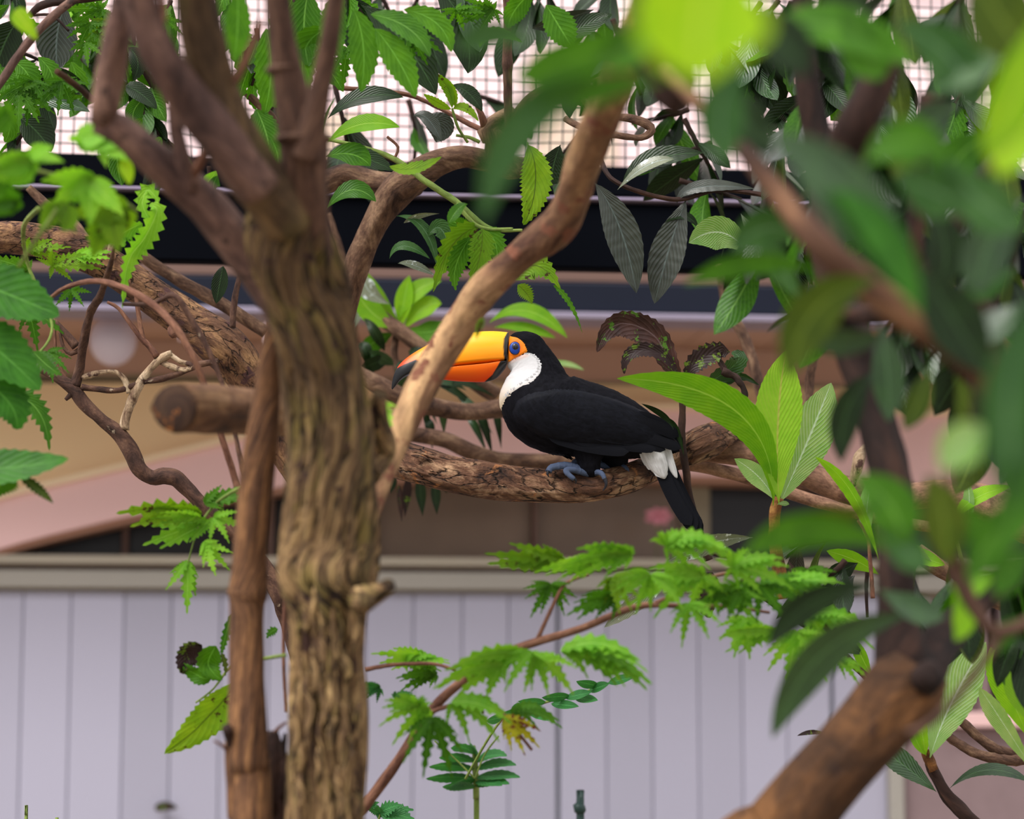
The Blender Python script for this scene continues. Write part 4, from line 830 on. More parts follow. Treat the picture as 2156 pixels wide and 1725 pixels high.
# small sapling with flat teal tiers
sap_b = at(1003, 1760, 4.6)
sp_ = thing('sapling', Vector((sap_b.x, sap_b.y, 0)), 'small teal-green sapling with flat tiers of leaves at bottom centre', 'plant')
tube('stem', sp_, [('w', sap_b.x, sap_b.y, -.03, .006), (1003, 1760, 4.6, 6), (1002, 1680, 4.6, 6), (1000, 1600, 4.6, 6), (998, 1570, 4.6, 3)], B_green, ring=10)
for i, (y_, L_, a_) in enumerate([(1660, 70, 175), (1655, 72, 5), (1640, 105, 180), (1638, 95, 0), (1622, 100, 172), (1620, 88, 10), (1606, 80, 165), (1604, 70, 18), (1590, 60, 150), (1592, 30, 90), (1645, 60, 200), (1645, 60, -20)]):
    a_ = math.radians(a_)
    leaf(sp_, [(1001, y_, 4.6), (1001+math.cos(a_)*L_*.5, y_-math.sin(a_)*L_*.4-4, 4.56), (1001+math.cos(a_)*L_, y_-math.sin(a_)*L_*.5, 4.52)], 34, G_maplet, kind='ellipse', face=52, serr=.12, n=14)
for pts in (S(4.5, (915, 1560), (960, 1600), (1000, 1640)), S(4.5, (1050, 1550), (1020, 1590), (1000, 1640))): tube('twig', sp_, [(*p, 2) for p in pts], B_green, ring=6)
# pinnate teal fronds
fr = thing('teal_frond', at(1060, 1540, 4.4), 'loose teal green leaflets rising to the right below the maple spray', 'plant')
tube('stem', fr, S(4.4, (980, 1590), (1060, 1520), (1140, 1482), (1220, 1450), (1300, 1425)) and [(980, 1640, 4.5, 3), (1060, 1512, 4.4, 3), (1140, 1482, 4.4, 3), (1220, 1460, 4.4, 2), (1310, 1430, 4.4, 2)], B_green, ring=6)
for i, (x, y, a_, L_) in enumerate([(1100, 1500, 190, 50), (1110, 1495, -40, 60), (1150, 1480, 175, 60), (1160, 1482, -10, 60), (1190, 1470, 20, 60), (1210, 1470, -10, 50), (1240, 1455, 30, 50), (1260, 1445, 160, 50), (1280, 1438, 20, 60), (1060, 1510, 200, 40), (1200, 1466, 185, 60), (1075, 1508, 60, 50)]):
    a_ = math.radians(a_); leaf(fr, [(x, y, 4.4), (x+math.cos(a_)*L_, y-math.sin(a_)*L_*.6, 4.36)], 24, G_maplet, kind='ellipse', face=35, n=10)
gl_ = thing('ground_fern', at(800, 1720, 4.3), 'small teal fern leaves at the foot of the thick tree, bottom edge', 'plant')
tube('stem', gl_, [(790, 1800, 4.3, 4), (795, 1740, 4.3, 3), (800, 1715, 4.3, 2)], B_green, ring=6)
maple(gl_, (800, 1712, 4.3), 80, 20, G_maplet, spread=240, squash=.35, droop=.1, seed=77, lw=.22)
maple(gl_, (780, 1700, 4.3), 50, 120, G_maplet, spread=200, squash=.5, droop=.1, seed=78, lw=.22)
for (x, y, h_) in ((1222, 1700, 34),):
    pt = thing('green_peg', Vector((at(x, 1725, 4.8).x, at(x, 1725, 4.8).y, 0)), 'dark teal peg poking up at the bottom edge right of the sapling', 'peg')
    tube('shaft', pt, [('w', at(x, 1725, 4.8).x, at(x, 1725, 4.8).y, -.02, .008), ('w', at(x, 1725, 4.8).x, at(x, 1725, 4.8).y, at(x, 1740, 4.8).z-.03, .008), (x, 1740, 4.8, 8), (x, 1712, 4.8, 8)], M_wire, ring=12)
    tube('head', pt, [(x, 1714, 4.8, 8), (x, 1708, 4.8, 13), (x-2, 1696, 4.8, 13), (x, 1692, 4.8, 7)], M_wire, ring=12)
# ---- left maple sprays
ml = thing('left_maple', at(520, 1060, 3.85), 'light green maple leaves hanging left of the slender trunk under the twisted branch', 'branch')
tube('twig', ml, [(560, 1000, 3.6, 4), (500, 1030, 3.75, 4), (455, 1060, 3.85, 3), (420, 1105, 3.85, 3)], B_green, ring=8)
tube('twig', ml, [(420, 1105, 3.85, 3), (405, 1150, 3.85, 2), (395, 1190, 3.85, 2)], B_green, ring=6)
for c, sz, ang, m_, sp2, sq, dr in [((425, 1082, 3.85), 170, 175, G_spot, 60, .5, .14), ((440, 1100, 3.85), 150, 200, G_maple, 80, .7, .05), ((450, 1090, 3.83), 80, 320, G_maple, 200, .7, .15), ((430, 1060, 3.85), 100, 30, G_mapled, 100, .6, .0), ((396, 1180, 3.85), 110, 262, G_maple, 90, 1, .0), ((430, 1140, 3.84), 80, 305, G_maple, 100, 1, .0), ((420, 1090, 3.83), 100, 160, G_maple, 120, .3, .1)]:
    q += 1; maple(ml, c, sz, ang, m_, spread=sp2, squash=sq, droop=dr, seed=q, nl=5 if sp2 < 100 else 6, lw=.12, serr=.7)
m2 = thing('broad_leaf_twig', at(500, 1440, 3.9), 'twig with broad toothed spotted leaves left of the slender trunk, above the lilac wall', 'twig')
tube('twig', m2, [(600, 1380, 3.6, 4), (540, 1390, 3.8, 4), (490, 1400, 3.9, 3), (450, 1450, 3.9, 2), (412, 1480, 3.9, 2)], B_green, ring=8)
tube('twig', m2, [(602, 1500, 3.7, 3), (597, 1380, 3.7, 4), (600, 1250, 3.7, 4)], B_redtw, ring=8)
leaf(m2, S(3.88, (492, 1435), (440, 1510), (346, 1587)), 78, G_spot, kind='ellipse', face=20, n=26, m=6, serr=.14, wave=.12)
leaf(m2, S(3.88, (455, 1360), (440, 1400), (468, 1432)), 56, G_mapled, kind='broad', face=20, n=20, m=6, serr=.2, wave=.15)
leaf(m2, S(3.88, (425, 1358), (395, 1385), (385, 1420)), 52, G_half, kind='broad', face=10, n=18, m=6, serr=.2, wave=.2)
leaf(m2, S(3.88, (445, 1430), (410, 1420), (382, 1395)), 34, G_mapled, kind='broad', face=20, n=18, m=6, serr=.2, wave=.2)
leaf(m2, S(3.88, (488, 1290), (472, 1350), (466, 1380)), 16, G_mapled, kind='lobe', n=16, m=2, serr=.6)
leaf(m2, S(3.88, (466, 1375), (474, 1400), (474, 1425)), 12, G_olive, kind='lobe', n=10, m=2, serr=.6)
leaf(m2, S(3.9, (585, 1325), (570, 1332), (562, 1345)), 18, G_mapled, kind='lobe', n=10, m=2, serr=.6)
m3 = thing('edge_leaves', at(-60, 800, 3.9), 'big deep green lobed leaves entering from the left edge at mid height', 'branch')
tube('twig', m3, [(-160, 640, 3.9, 5), (-60, 700, 3.9, 5), (20, 745, 3.9, 4), (60, 760, 3.92, 3), (110, 690, 3.95, 3), (60, 560, 3.98, 4), (50, 480, 3.9, 5), (80, 440, 3.7, 6)], B_green, ring=8)
for pts, w_, m_, k_, fc, sr in [(S(3.7, (-60, 590), (30, 625), (125, 665)), 120, G_deep, 'broad', 20, .12), (S(3.7, (-60, 700), (10, 750), (85, 822)), 120, G_deep, 'broad', 20, .12), (S(3.7, (-40, 800), (20, 850), (36, 905)), 90, G_deep, 'broad', 20, .2), (S(3.9, (20, 830), (80, 865), (104, 950)), 46, G_maplet if False else G_mid, 'lobe', 10, .5),
                                (S(3.6, (-80, 985), (20, 985), (145, 966)), 86, G_deep, 'broad', 30, .1), (S(3.62, (20, 990), (0, 1020), (-10, 1050)), 70, G_mapled, 'lobe', 20, .3), (S(3.6, (40, 1000), (85, 1035), (112, 1060)), 24, G_olive, 'lobe', 20, .4), (S(3.9, (70, 740), (100, 770), (130, 790)), 40, G_mid, 'lobe', 20, .6)]:
    leaf(m3, pts, w_, m_, kind=k_, face=fc, n=20, m=4, serr=sr)
for c, sz, ang, m_, sp2, sq, dr in [((60, 650, 4.0), 100, 300, G_mapled, 160, .8, .1), ((100, 740, 4.0), 80, 300, G_mid, 160, .8, .1), ((110, 560, 4.05), 110, 20, G_spot, 220, .5, .1), ((60, 570, 4.05), 110, 170, G_mapled, 180, .6, .1), ((160, 540, 4.05), 80, 10, G_maple, 120, .5, .1), ((150, 610, 4.05), 60, 290, G_mapled, 200, .8, .1), ((60, 530, 4.05), 90, 40, G_spot, 160, .5, .1)]:
    q += 1; maple(m3, c, sz, ang, m_, spread=sp2, squash=sq, droop=dr, seed=q, nl=6, lw=.12, serr=.7)
m4 = thing('blurred_maple', at(100, 360, 3.3), 'soft blurred maple leaves in front of the dark beam at upper left', 'branch')
tube('twig', m4, [(-120, 330, 3.2, 5), (0, 350, 3.25, 5), (100, 365, 3.3, 4), (220, 400, 3.35, 4), (290, 445, 3.4, 3)], B_green, ring=8)
tube('twig', m4, [(120, 440, 3.3, 5), (80, 500, 3.3, 5), (40, 560, 3.4, 4)], B_green, ring=8)
for c, sz, ang, m_, sp2, sq, dr in [((200, 375, 3.3), 130, 200, G_maple, 120, .5, .1), ((190, 385, 3.3), 110, 290, G_maple, 140, .9, .1), ((70, 340, 3.25), 130, 205, G_maple, 120, .5, .05), ((40, 420, 3.25), 110, 190, G_mapled, 120, .6, .1), ((120, 430, 3.3), 90, 270, G_spot, 160, .9, .0), ((270, 440, 3.35), 130, 200, G_spot, 130, .7, .1), ((230, 440, 3.35), 120, 270, G_spot, 90, .9, .0),
                                     ((160, 300, 3.3), 120, 20, G_maple, 150, .4, .1), ((60, 330, 3.25), 90, 10, G_maple, 150, .5, .1), ((210, 300, 3.3), 80, 300, G_maple, 120, .8, .1), ((20, 240, 3.3), 90, 200, G_mapled, 200, .7, .1)]:
    q += 1; maple(m4, c, sz, ang, m_, spread=sp2, squash=sq, droop=dr, seed=q, nl=4, lw=.26, serr=.25)
leaf(m4, S(3.3, (255, 335), (268, 360), (272, 390)), 30, G_yellow, kind='broad')
leaf(m4, S(3.3, (30, 22), (50, 45), (78, 84)), 40, G_yellow, kind='broad')
leaf(m4, S(3.3, (140, 430), (142, 462), (130, 485)), 46, G_spot, kind='broad')
curled(m4, S(3.95, (315, 430), (330, 445), (305, 500), (275, 540), (262, 590), (258, 650)), 46, G_maple, face=30, kind='lance', serr=.3, fold=.35)
curled(m4, S(3.97, (300, 470), (270, 485), (252, 500), (262, 520)), 40, G_maple, face=20, kind='ellipse', serr=.3, fold=.35)
curled(m4, S(3.96, (335, 425), (312, 400), (300, 430), (318, 470)), 30, G_maple, face=-20, kind='ellipse', serr=.4, fold=.35)
# ---- hanging leaves in the centre
hc = thing('serrated_leaf', at(1110, 310, 4.24), 'yellow-green saw-toothed leaf hanging in front of the dark board at centre', 'leaf')
leaf(hc, S(4.22, (1112, 305), (1128, 385), (1102, 474)), 66, G_autumn if False else G_spot, kind='ellipse', face=12, n=34, m=6, serr=.22, wave=.1)
tube('petiole', hc, [(1118, 350, 4.24, 3), (1114, 325, 4.24, 3), (1110, 300, 4.25, 2)], B_green, ring=6)
hm = thing('hanging_maple', at(1010, 480, 4.1), 'drooping spotted maple leaves above the diagonal limb at centre', 'branch')
tube('twig', hm, [(960, 430, 4.1, 5), (1010, 478, 4.1, 4), (1080, 482, 4.1, 3)], B_green, ring=8)
for pts, w_, m_, sr in [(S(4.1, (1008, 478), (950, 520), (912, 616)), 56, G_spot, .35), (S(4.08, (1015, 482), (1010, 540), (985, 615)), 54, G_spot, .35), (S(4.12, (1000, 478), (960, 470), (950, 440)), 36, G_mapled, .2), (S(4.1, (1020, 482), (1045, 520), (1040, 580)), 44, G_mapled, .35), (S(4.14, (1080, 590), (1130, 560), (1180, 610)), 60, G_spot, .3),
                        (S(4.14, (1165, 600), (1200, 640), (1226, 702)), 12, G_mapled, .5), (S(4.1, (990, 500), (960, 560), (960, 612)), 44, G_mapled, .35), (S(4.0, (945, 470), (965, 440), (985, 430)), 26, G_mid, .1), (S(4.16, (1090, 600), (1110, 620), (1120, 640)), 30, G_spot, .4), (S(3.5, (1018, 670), (1008, 690), (1003, 715)), 16, G_spot, .4)]:
    leaf(hm, pts, w_, m_, kind='lobe', face=15, n=22, m=4, serr=sr)
sh = thing('young_sprig', at(960, 300, 4.28), 'small fresh green sprig against the wire mesh left of the vertical stem', 'sprig')
tube('stem', sh, [(985, 300, 4.28, 3), (965, 270, 4.27, 3), (955, 240, 4.27, 3), (952, 228, 4.27, 2)], B_green, ring=8)
for pts, w_ in [(S(4.26, (952, 228), (940, 180), (902, 152)), 26), (S(4.26, (950, 230), (920, 215), (892, 198)), 22), (S(4.26, (954, 230), (980, 228), (1008, 256)), 22), (S(4.26, (958, 225), (955, 195), (940, 165)), 20)]:
    leaf(sh, pts, w_, G_spot, kind='ellipse', face=35, serr=.2, n=18)
# ---- bright and grey leaves behind the diagonal limb
bl_ = thing('back_rosette', at(800, 700, 4.9), 'bright long leaves fanned out behind the diagonal limb, above the bill', 'shoot')
tube('stem', bl_, [(840, 800, 4.9, 8), (830, 740, 4.9, 8), (838, 690, 4.9, 8)], B_gnarl, ring=10)
for pts, w_, m_, fc in [(S(4.9, (850, 690), (800, 640), (772, 572)), 44, G_lime, 20), (S(4.9, (838, 680), (868, 620), (930, 592)), 40, G_bright, 20), (S(4.88, (840, 690), (785, 660), (752, 612)), 50, G_bright, -10), (S(4.9, (846, 690), (850, 640), (862, 580)), 40, G_bright, 20), (S(4.9, (850, 695), (890, 650), (930, 640)), 44, G_bright, 20),
                        (S(4.88, (820, 640), (775, 610), (768, 575)), 40, G_wet, 10), (S(4.9, (1030, 680), (1110, 655), (1195, 712)), 38, G_bright, 30), (S(4.9, (1040, 690), (1100, 690), (1170, 712)), 26, G_bright, 30), (S(4.9, (830, 700), (790, 720), (760, 740)), 40, G_mid, 20), (S(4.92, (745, 690), (755, 640), (740, 600)), 40, G_wet, 20),
                        (S(5.0, (1120, 770), (1180, 765), (1230, 780)), 14, G_pale, 30), (S(4.9, (860, 690), (900, 700), (950, 680)), 46, G_mapled, 20)]:
    leaf(bl_, pts, w_, m_, face=fc, n=18, m=4)
for k_, (x, y, L_, a_, w_) in enumerate([(895, 800, 90, -10, 22), (890, 790, 110, 5, 18), (930, 800, 120, -15, 16), (870, 800, 100, -60, 22), (880, 820, 110, -75, 20), (905, 800, 130, -30, 18), (960, 830, 110, -45, 20), (1000, 850, 110, -70, 22), (1040, 850, 90, -80, 18), (980, 870, 90, -60, 18), (870, 860, 60, -90, 24),
                                         (900, 880, 60, -80, 22), (830, 770, 80, 160, 30), (820, 760, 80, 200, 34), (810, 740, 90, 120, 26), (930, 850, 60, -85, 22), (790, 790, 60, 200, 30), (860, 740, 60, -30, 30), (850, 760, 70, -100, 30), (760, 720, 60, -70, 30)]):
    a_ = math.radians(a_); leaf(bl_, [(x, y, 4.85), (x+math.cos(a_)*L_*.5, y-math.sin(a_)*L_*.5-6, 4.83), (x+math.cos(a_)*L_, y-math.sin(a_)*L_+8, 4.86)], w_, G_dark if k_ % 3 else G_gloss, kind='lance', face=20, n=10, m=2)
bt = rb
tube('twig', bt, [(842, 912, 4.80, 8), (848, 918, 4.8, 6), (852, 945, 4.8, 5), (870, 990, 4.8, 4), (900, 1010, 4.8, 3)], B_dark, ring=8)
for k_, (x, y, x2, y2, w_, m_) in enumerate([(830, 1000, 822, 1040, 18, G_dark), (860, 1000, 852, 1090, 20, G_half), (882, 1000, 890, 1088, 24, G_dark), (915, 1010, 920, 1085, 22, G_dark), (840, 1020, 846, 1100, 14, G_wither), (930, 990, 940, 1040, 16, G_dark)]):
    leaf(bt, [(x, y, 4.8), (x2, y2, 4.8)], w_, m_, kind='lance', face=15, n=10, m=2)
# ---- large dark leaves around the beam
dk = thing('dark_hanging_leaves', at(1280, 380, 4.3), 'large slate-grey leaves hanging in front of the dark board right of the diagonal limb', 'twig')
tube('twig', dk, [(1240, 250, 4.4, 6), (1262, 330, 4.35, 6), (1300, 385, 4.3, 5), (1420, 420, 4.3, 5), (1520, 400, 4.3, 5), (1660, 420, 4.3, 6)], B_dark, ring=8)
for pts, w_, m_, fc in [(S(4.26, (1252, 385), (1305, 480), (1340, 618)), 74, G_grey, 10), (S(4.3, (1445, 420), (1410, 520), (1378, 640)), 74, G_grey, -10), (S(4.3, (1425, 430), (1470, 395), (1590, 398)), 34, G_grey, 40), (S(4.18, (1578, 540), (1520, 490), (1450, 512)), 74, G_pale, 15),
                        (S(4.3, (1180, 305), (1165, 350), (1160, 395)), 62, G_dark, 10), (S(4.3, (1310, 395), (1370, 340), (1480, 322)), 54, G_dark, 35), (S(4.28, (1300, 400), (1360, 350), (1420, 335)), 26, G_wet, 30), (S(4.3, (1560, 450), (1580, 480), (1600, 490)), 24, G_wet, 20),  # narrow pale blade stands for the whitish sheen on the dark leaf
                        (S(4.3, (835, 455), (890, 480), (920, 560)), 30, G_teal, 40), (S(4.3, (820, 545), (850, 518), (905, 545)), 26, G_teal, 40), (S(4.32, (838, 555), (870, 558), (915, 580)), 20, G_wet, 30), (S(4.3, (900, 500), (925, 480), (945, 520)), 40, G_teal, 10), (S(4.3, (925, 450), (880, 455), (850, 470)), 16, G_wet, 40),
                        (S(4.3, (905, 240), (925, 262), (918, 300)), 60, G_grey, 10), (S(4.3, (950, 180), (985, 195), (1015, 235)), 36, G_dark, 30), (S(4.3, (1400, 470), (1440, 455), (1470, 480)), 20, G_dark, 30)]:
    leaf(dk, pts, w_, m_, face=fc, n=28, m=6, corr=.05, serr=.03)
# ---- leaves at top centre and upper left
tl = thing('top_centre_leaves', at(800, 20, 3.9), 'big bright toothed leaves hanging from the top edge between the forks and the vertical stem', 'branch')
tube('branch', tl, [(500, -90, 3.8, 9), (640, -60, 3.85, 8), (760, -30, 3.9, 7), (880, -10, 3.95, 6), (1000, -30, 4.0, 6)], B_dark, ring=10)
for pts, w_, m_, k2, fc in [
    (S(3.9, (745, 20), (765, 100), (760, 195)), 66, G_mapled, 'ellipse', 15), (S(3.9, (790, 60), (840, 130), (875, 205)), 64, G_mapled, 'ellipse', 15), (S(3.9, (780, 30), (860, 60), (905, 120)), 54, G_mid, 'ellipse', 25), (S(3.95, (850, 20), (920, 50), (950, 110)), 50, G_mapled, 'ellipse', 20),
    (S(4.2, (760, 10), (850, 90), (918, 200)), 84, G_dark, 'obovate', 10), (S(4.2, (905, -40), (975, 50), (985, 155)), 92, G_dark, 'obovate', 15), (S(4.2, (960, -40), (990, 40), (1010, 110)), 60, G_gloss, 'obovate', 15), (S(4.0, (690, 60), (640, 110), (650, 200)), 70, G_mapled, 'ellipse', 15),
    (S(4.0, (560, 60), (570, 150), (556, 240)), 74, G_mapled, 'ellipse', 15), (S(3.6, (500, -30), (500, 60), (492, 128)), 54, G_mapled, 'ellipse', 15), (S(4.0, (540, 230), (560, 280), (570, 330)), 60, G_mid, 'ellipse', 15), (S(4.0, (650, -20), (640, 60), (650, 140)), 80, G_mid, 'ellipse', 15), (S(4.0, (570, 290), (585, 330), (580, 360)), 40, G_mapled, 'ellipse', 15),
    (S(3.9, (720, -30), (700, 60), (720, 120)), 60, G_mid, 'ellipse', 15), (S(4.0, (1150, 10), (1180, 60), (1205, 100)), 70, G_mapled, 'ellipse', 20), (S(4.0, (1125, -20), (1085, 20), (1070, 60)), 50, G_mapled, 'ellipse', 20), (S(4.1, (1010, 100), (1040, 70), (1100, 90)), 30, G_mapled, 'ellipse', 30),
    (S(4.1, (1250, 20), (1190, 40), (1120, 60)), 40, G_grey, 'obovate', 30), (S(4.1, (1180, 90), (1220, 60), (1290, 30)), 46, G_dark, 'obovate', 20), (S(4.1, (690, 300), (760, 262), (842, 268)), 44, G_bright, 'obovate', 35), (S(4.1, (688, 440), (740, 400), (792, 425)), 44, G_mid, 'obovate', 30), (S(4.1, (686, 330), (740, 325), (780, 350)), 56, G_mapled, 'obovate', 30),
    (S(4.2, (690, 250), (760, 205), (850, 205)), 44, G_dark, 'obovate', 35), (S(4.2, (700, 320), (760, 330), (830, 360)), 44, G_dark, 'obovate', 30), (S(4.0, (820, 350), (870, 355), (930, 330)), 30, G_spot, 'ellipse', 30), (S(4.2, (870, 245), (900, 250), (930, 300)), 30, G_grey, 'obovate', 20), (S(4.1, (1230, 230), (1180, 200), (1110, 230)), 40, G_dark, 'obovate', 30),
    (S(4.1, (1270, 120), (1210, 180), (1200, 250)), 50, G_dark, 'obovate', 20), (S(4.1, (1240, 300), (1220, 340), (1180, 380)), 50, G_dark, 'obovate', 20)]:
    leaf(tl, pts, w_, m_, kind=k2, face=fc, n=22, m=4, serr=.16 if k2 == 'ellipse' else .02, corr=.03)
ul = thing('upper_left_leaves', at(60, 60, 4.2), 'dark ribbed leaves and bright feathery maple leaves in the upper left corner', 'branch')
tube('branch', ul, [(-60, 260, 4.0, 10), (0, 175, 4.0, 9), (40, 115, 4.0, 9), (80, 65, 4.0, 9), (135, 15, 4.0, 9), (190, -20, 4.0, 8), (260, -60, 4.0, 8)], B_fork, ring=12)
tube('branch', ul, [(62, 34, 4.1, 6), (90, 10, 4.1, 9), (150, 0, 4.1, 9), (230, -10, 4.1, 9)], B_dark, ring=12)
tube('twig', ul, [(70, 32, 4.15, 3), (110, 33, 4.15, 3), (145, 65, 4.15, 3)], B_dark, ring=6)
tube('twig', ul, [(120, 150, 3.8, 7), (160, 180, 3.85, 7), (195, 210, 3.9, 7)], B_log, ring=10)
for pts, w_, m_, k2, fc in [
    (S(4.3, (140, 5), (120, 75), (122, 150)), 86, G_grey, 'obovate', 5), (S(4.3, (40, 40), (10, 90), (-10, 150)), 84, G_dark, 'obovate', 5), (S(4.3, (-10, 120), (20, 180), (40, 200)), 60, G_mid, 'obovate', 20), (S(4.3, (40, 220), (110, 212), (190, 236)), 46, G_gloss, 'obovate', 40),
    (S(4.2, (30, 240), (75, 275), (108, 320)), 66, G_dark, 'obovate', 10), (S(4.1, (20, 10), (-20, 30), (-60, 50)), 40, G_mid, 'obovate', 20), (S(4.3, (200, 210), (130, 170), (70, 190)), 60, G_dark, 'obovate', 20), (S(4.3, (150, 130), (160, 180), (130, 205)), 50, G_mapled, 'ellipse', 20),
    (S(4.2, (30, 130), (60, 160), (62, 200)), 54, G_mapled, 'ellipse', 20), (S(4.2, (0, 230), (20, 260), (10, 300)), 50, G_mapled, 'ellipse', 20), (S(4.2, (80, 120), (110, 160), (100, 200)), 44, G_mapled, 'ellipse', 20), (S(4.2, (270, 100), (290, 130), (280, 170)), 40, G_dark, 'ellipse', 20),
    (S(4.2, (300, 250), (280, 280), (300, 310)), 26, G_mapled, 'broad', 20), (S(4.2, (340, 290), (330, 310), (345, 330)), 24, G_mapled, 'broad', 20), (S(4.2, (265, 180), (300, 200), (330, 230)), 40, G_dark, 'broad', 20), (S(4.2, (300, 210), (280, 240), (290, 270)), 40, G_mid, 'broad', 20),
    (S(4.0, (455, 360), (440, 380), (425, 385)), 30, G_maple, 'ellipse', 20), (S(4.0, (458, 370), (450, 390), (455, 400)), 26, G_mid, 'ellipse', 20), (S(4.0, (340, 120), (360, 150), (365, 180)), 30, G_mid, 'ellipse', 20)]:
    leaf(ul, pts, w_, m_, kind=k2, face=fc, n=22, m=4, serr=.16 if k2 == 'ellipse' else .02, corr=.03)
for c, sz, ang, m_, sp2, sq, dr in [((215, 20, 4.2), 90, 200, G_mapled, 260, .7, .1), ((190, 50, 4.2), 80, 270, G_mapled, 260, .8, .1), ((240, 50, 4.2), 80, 200, G_spot, 200, .5, .1), ((180, 90, 4.2), 60, 300, G_mapled, 260, .8, .1), ((70, 170, 4.15), 100, 250, G_mapled, 200, .9, .1), ((40, 190, 4.15), 100, 280, G_mapled, 200, .9, .1), ((130, 170, 4.15), 90, 280, G_mapled, 200, .9, .1),
                                     ((345, 40, 4.2), 60, 270, G_mapled, 240, .8, .1), ((730, 100, 4.1), 90, 280, G_mapled, 200, .9, .1), ((860, 70, 4.0), 90, 290, G_mapled, 160, .9, .1), ((1040, 20, 4.1), 80, 200, G_mapled, 240, .6, .1), ((960, 20, 4.1), 70, 300, G_mapled, 240, .6, .1)]:
    q += 1; maple(ul if c[0] < 400 else tl, c, sz, ang, m_, spread=sp2, squash=sq, droop=dr, seed=q, nl=8, lw=.12, serr=.7)
# ================================================================ random canopy between the limbs and the wire mesh
def proto(kind, n, m, seed, bend, fold=.2, serr=.0, corr=.0, w=.3):
    V, F, U = [], [], []
    for i in range(n+1):
        t = i/n; pw = prof(kind, t)*w/2
        for j in range(m+1):
            s = j/m*2-1; k = 1+(serr if i % 2 else -serr)*(abs(s) == 1)
            V.append(Vector((t-bend*.2*t*t, s*pw*k, -bend*t*t*.5+fold*abs(s)*pw+corr*math.sin(t*60)*abs(s)*pw))); U.append((t, s))
    for i in range(n):
        for j in range(m): F.append((i*(m+1)+j, i*(m+1)+j+1, (i+1)*(m+1)+j+1, (i+1)*(m+1)+j))
    me = bpy.data.meshes.new('leaf'); me.from_pydata(V, [], F)
    ul_ = me.uv_layers.new(name='UVMap').data; li = [0]*len(me.loops); me.loops.foreach_get('vertex_index', li)
    buf = []
    for vi in li: buf += list(U[vi])
    ul_.foreach_set('uv', buf); me.polygons.foreach_set('use_smooth', [True]*len(me.polygons)); return me
def protos(kind, mat, **kw):
    out = []
    for s_ in range(4):
        me = proto(kind, 12, 4, s_, [.1, .35, .6, .85][s_], **kw); me.materials.append(mat); out.append(me)
    return out
PR = {'dark': protos('obovate', G_dark, w=.34), 'gloss': protos('obovate', G_gloss, w=.34), 'grey': protos('obovate', G_grey, w=.32), 'mid': protos('obovate', G_mid, w=.34), 'deep': protos('ellipse', G_mapled, w=.42, serr=.15),
      'maple': protos('lobe', G_maple, w=.3, serr=.4), 'olive': protos('obovate', G_olive, w=.34), 'small': protos('broad', G_mid, w=.55)}
def put(parent, key, p, dirv, L, roll, rnd):
    me = rnd.choice(PR[key]); o = bpy.data.objects.new('leaf', me); COL.objects.link(o); o.parent = parent
    x = dirv.normalized(); up = Vector((0, 0, 1)) if abs(x.z) < .9 else Vector((0, 1, 0))
    y = up.cross(x).normalized(); z = x.cross(y)
    R_ = Matrix((x, y, z)).transposed().to_4x4() @ Matrix.Rotation(roll, 4, 'X')
    o.matrix_local = Matrix.Translation(p-wloc(parent)) @ R_ @ Matrix.Scale(L, 4); return o
def spray(parent, pts, keys, L, nleaf, rnd, mat=None, r=4, droop=.5, name='twig'):
    """a twig along pts with leaves on both sides"""
    tube(name, parent, pts, mat or B_dark, ring=8)
    W_ = [at(p[0], p[1], p[2]) for p in pts]
    for k in range(nleaf):
        f = rnd.random()*(len(W_)-1.001); i = int(f); fx = f-i
        p = W_[i].lerp(W_[i+1], fx); T = (W_[i+1]-W_[i]).normalized()
        side = Vector((rnd.uniform(-1, 1), rnd.uniform(-.8, .8), rnd.uniform(-1, .5)-droop)).normalized()
        dv = (T*.5+side).normalized()
        put(parent, rnd.choice(keys), p, dv, L*rnd.uniform(.6, 1.15), rnd.uniform(-1.0, 1.0), rnd)
rnd = random.Random(20)
cn = thing('loquat_canopy', at(1000, -100, 4.8), 'dark leafy canopy hanging in front of the wire mesh along the top', 'tree')
cm = thing('left_canopy', at(250, -100, 4.5), 'bright and dark mixed foliage behind the left fork, in front of the wire mesh', 'tree')
cr = thing('right_canopy', at(1900, -100, 3.6), 'dense shaded foliage filling the upper right behind the slanting branch', 'tree')
dkk = ['dark', 'dark', 'gloss', 'dark', 'grey', 'mid']
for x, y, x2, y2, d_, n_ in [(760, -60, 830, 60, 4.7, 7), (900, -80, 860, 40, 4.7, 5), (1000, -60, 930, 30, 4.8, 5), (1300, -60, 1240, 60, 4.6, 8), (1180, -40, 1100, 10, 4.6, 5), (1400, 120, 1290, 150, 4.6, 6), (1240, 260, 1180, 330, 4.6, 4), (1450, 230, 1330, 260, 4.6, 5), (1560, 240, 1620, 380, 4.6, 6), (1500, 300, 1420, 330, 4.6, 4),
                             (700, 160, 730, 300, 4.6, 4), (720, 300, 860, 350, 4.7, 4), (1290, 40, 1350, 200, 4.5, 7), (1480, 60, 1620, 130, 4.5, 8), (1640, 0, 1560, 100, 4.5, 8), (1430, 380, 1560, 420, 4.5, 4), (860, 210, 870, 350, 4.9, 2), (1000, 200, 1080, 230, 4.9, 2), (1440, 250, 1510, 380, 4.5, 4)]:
    spray(cn, [(x, y, d_, 6), ((x+x2)/2+rnd.uniform(-15, 15), (y+y2)/2, d_, 5), (x2, y2, d_+.02, 4)], dkk, .15, n_, rnd)
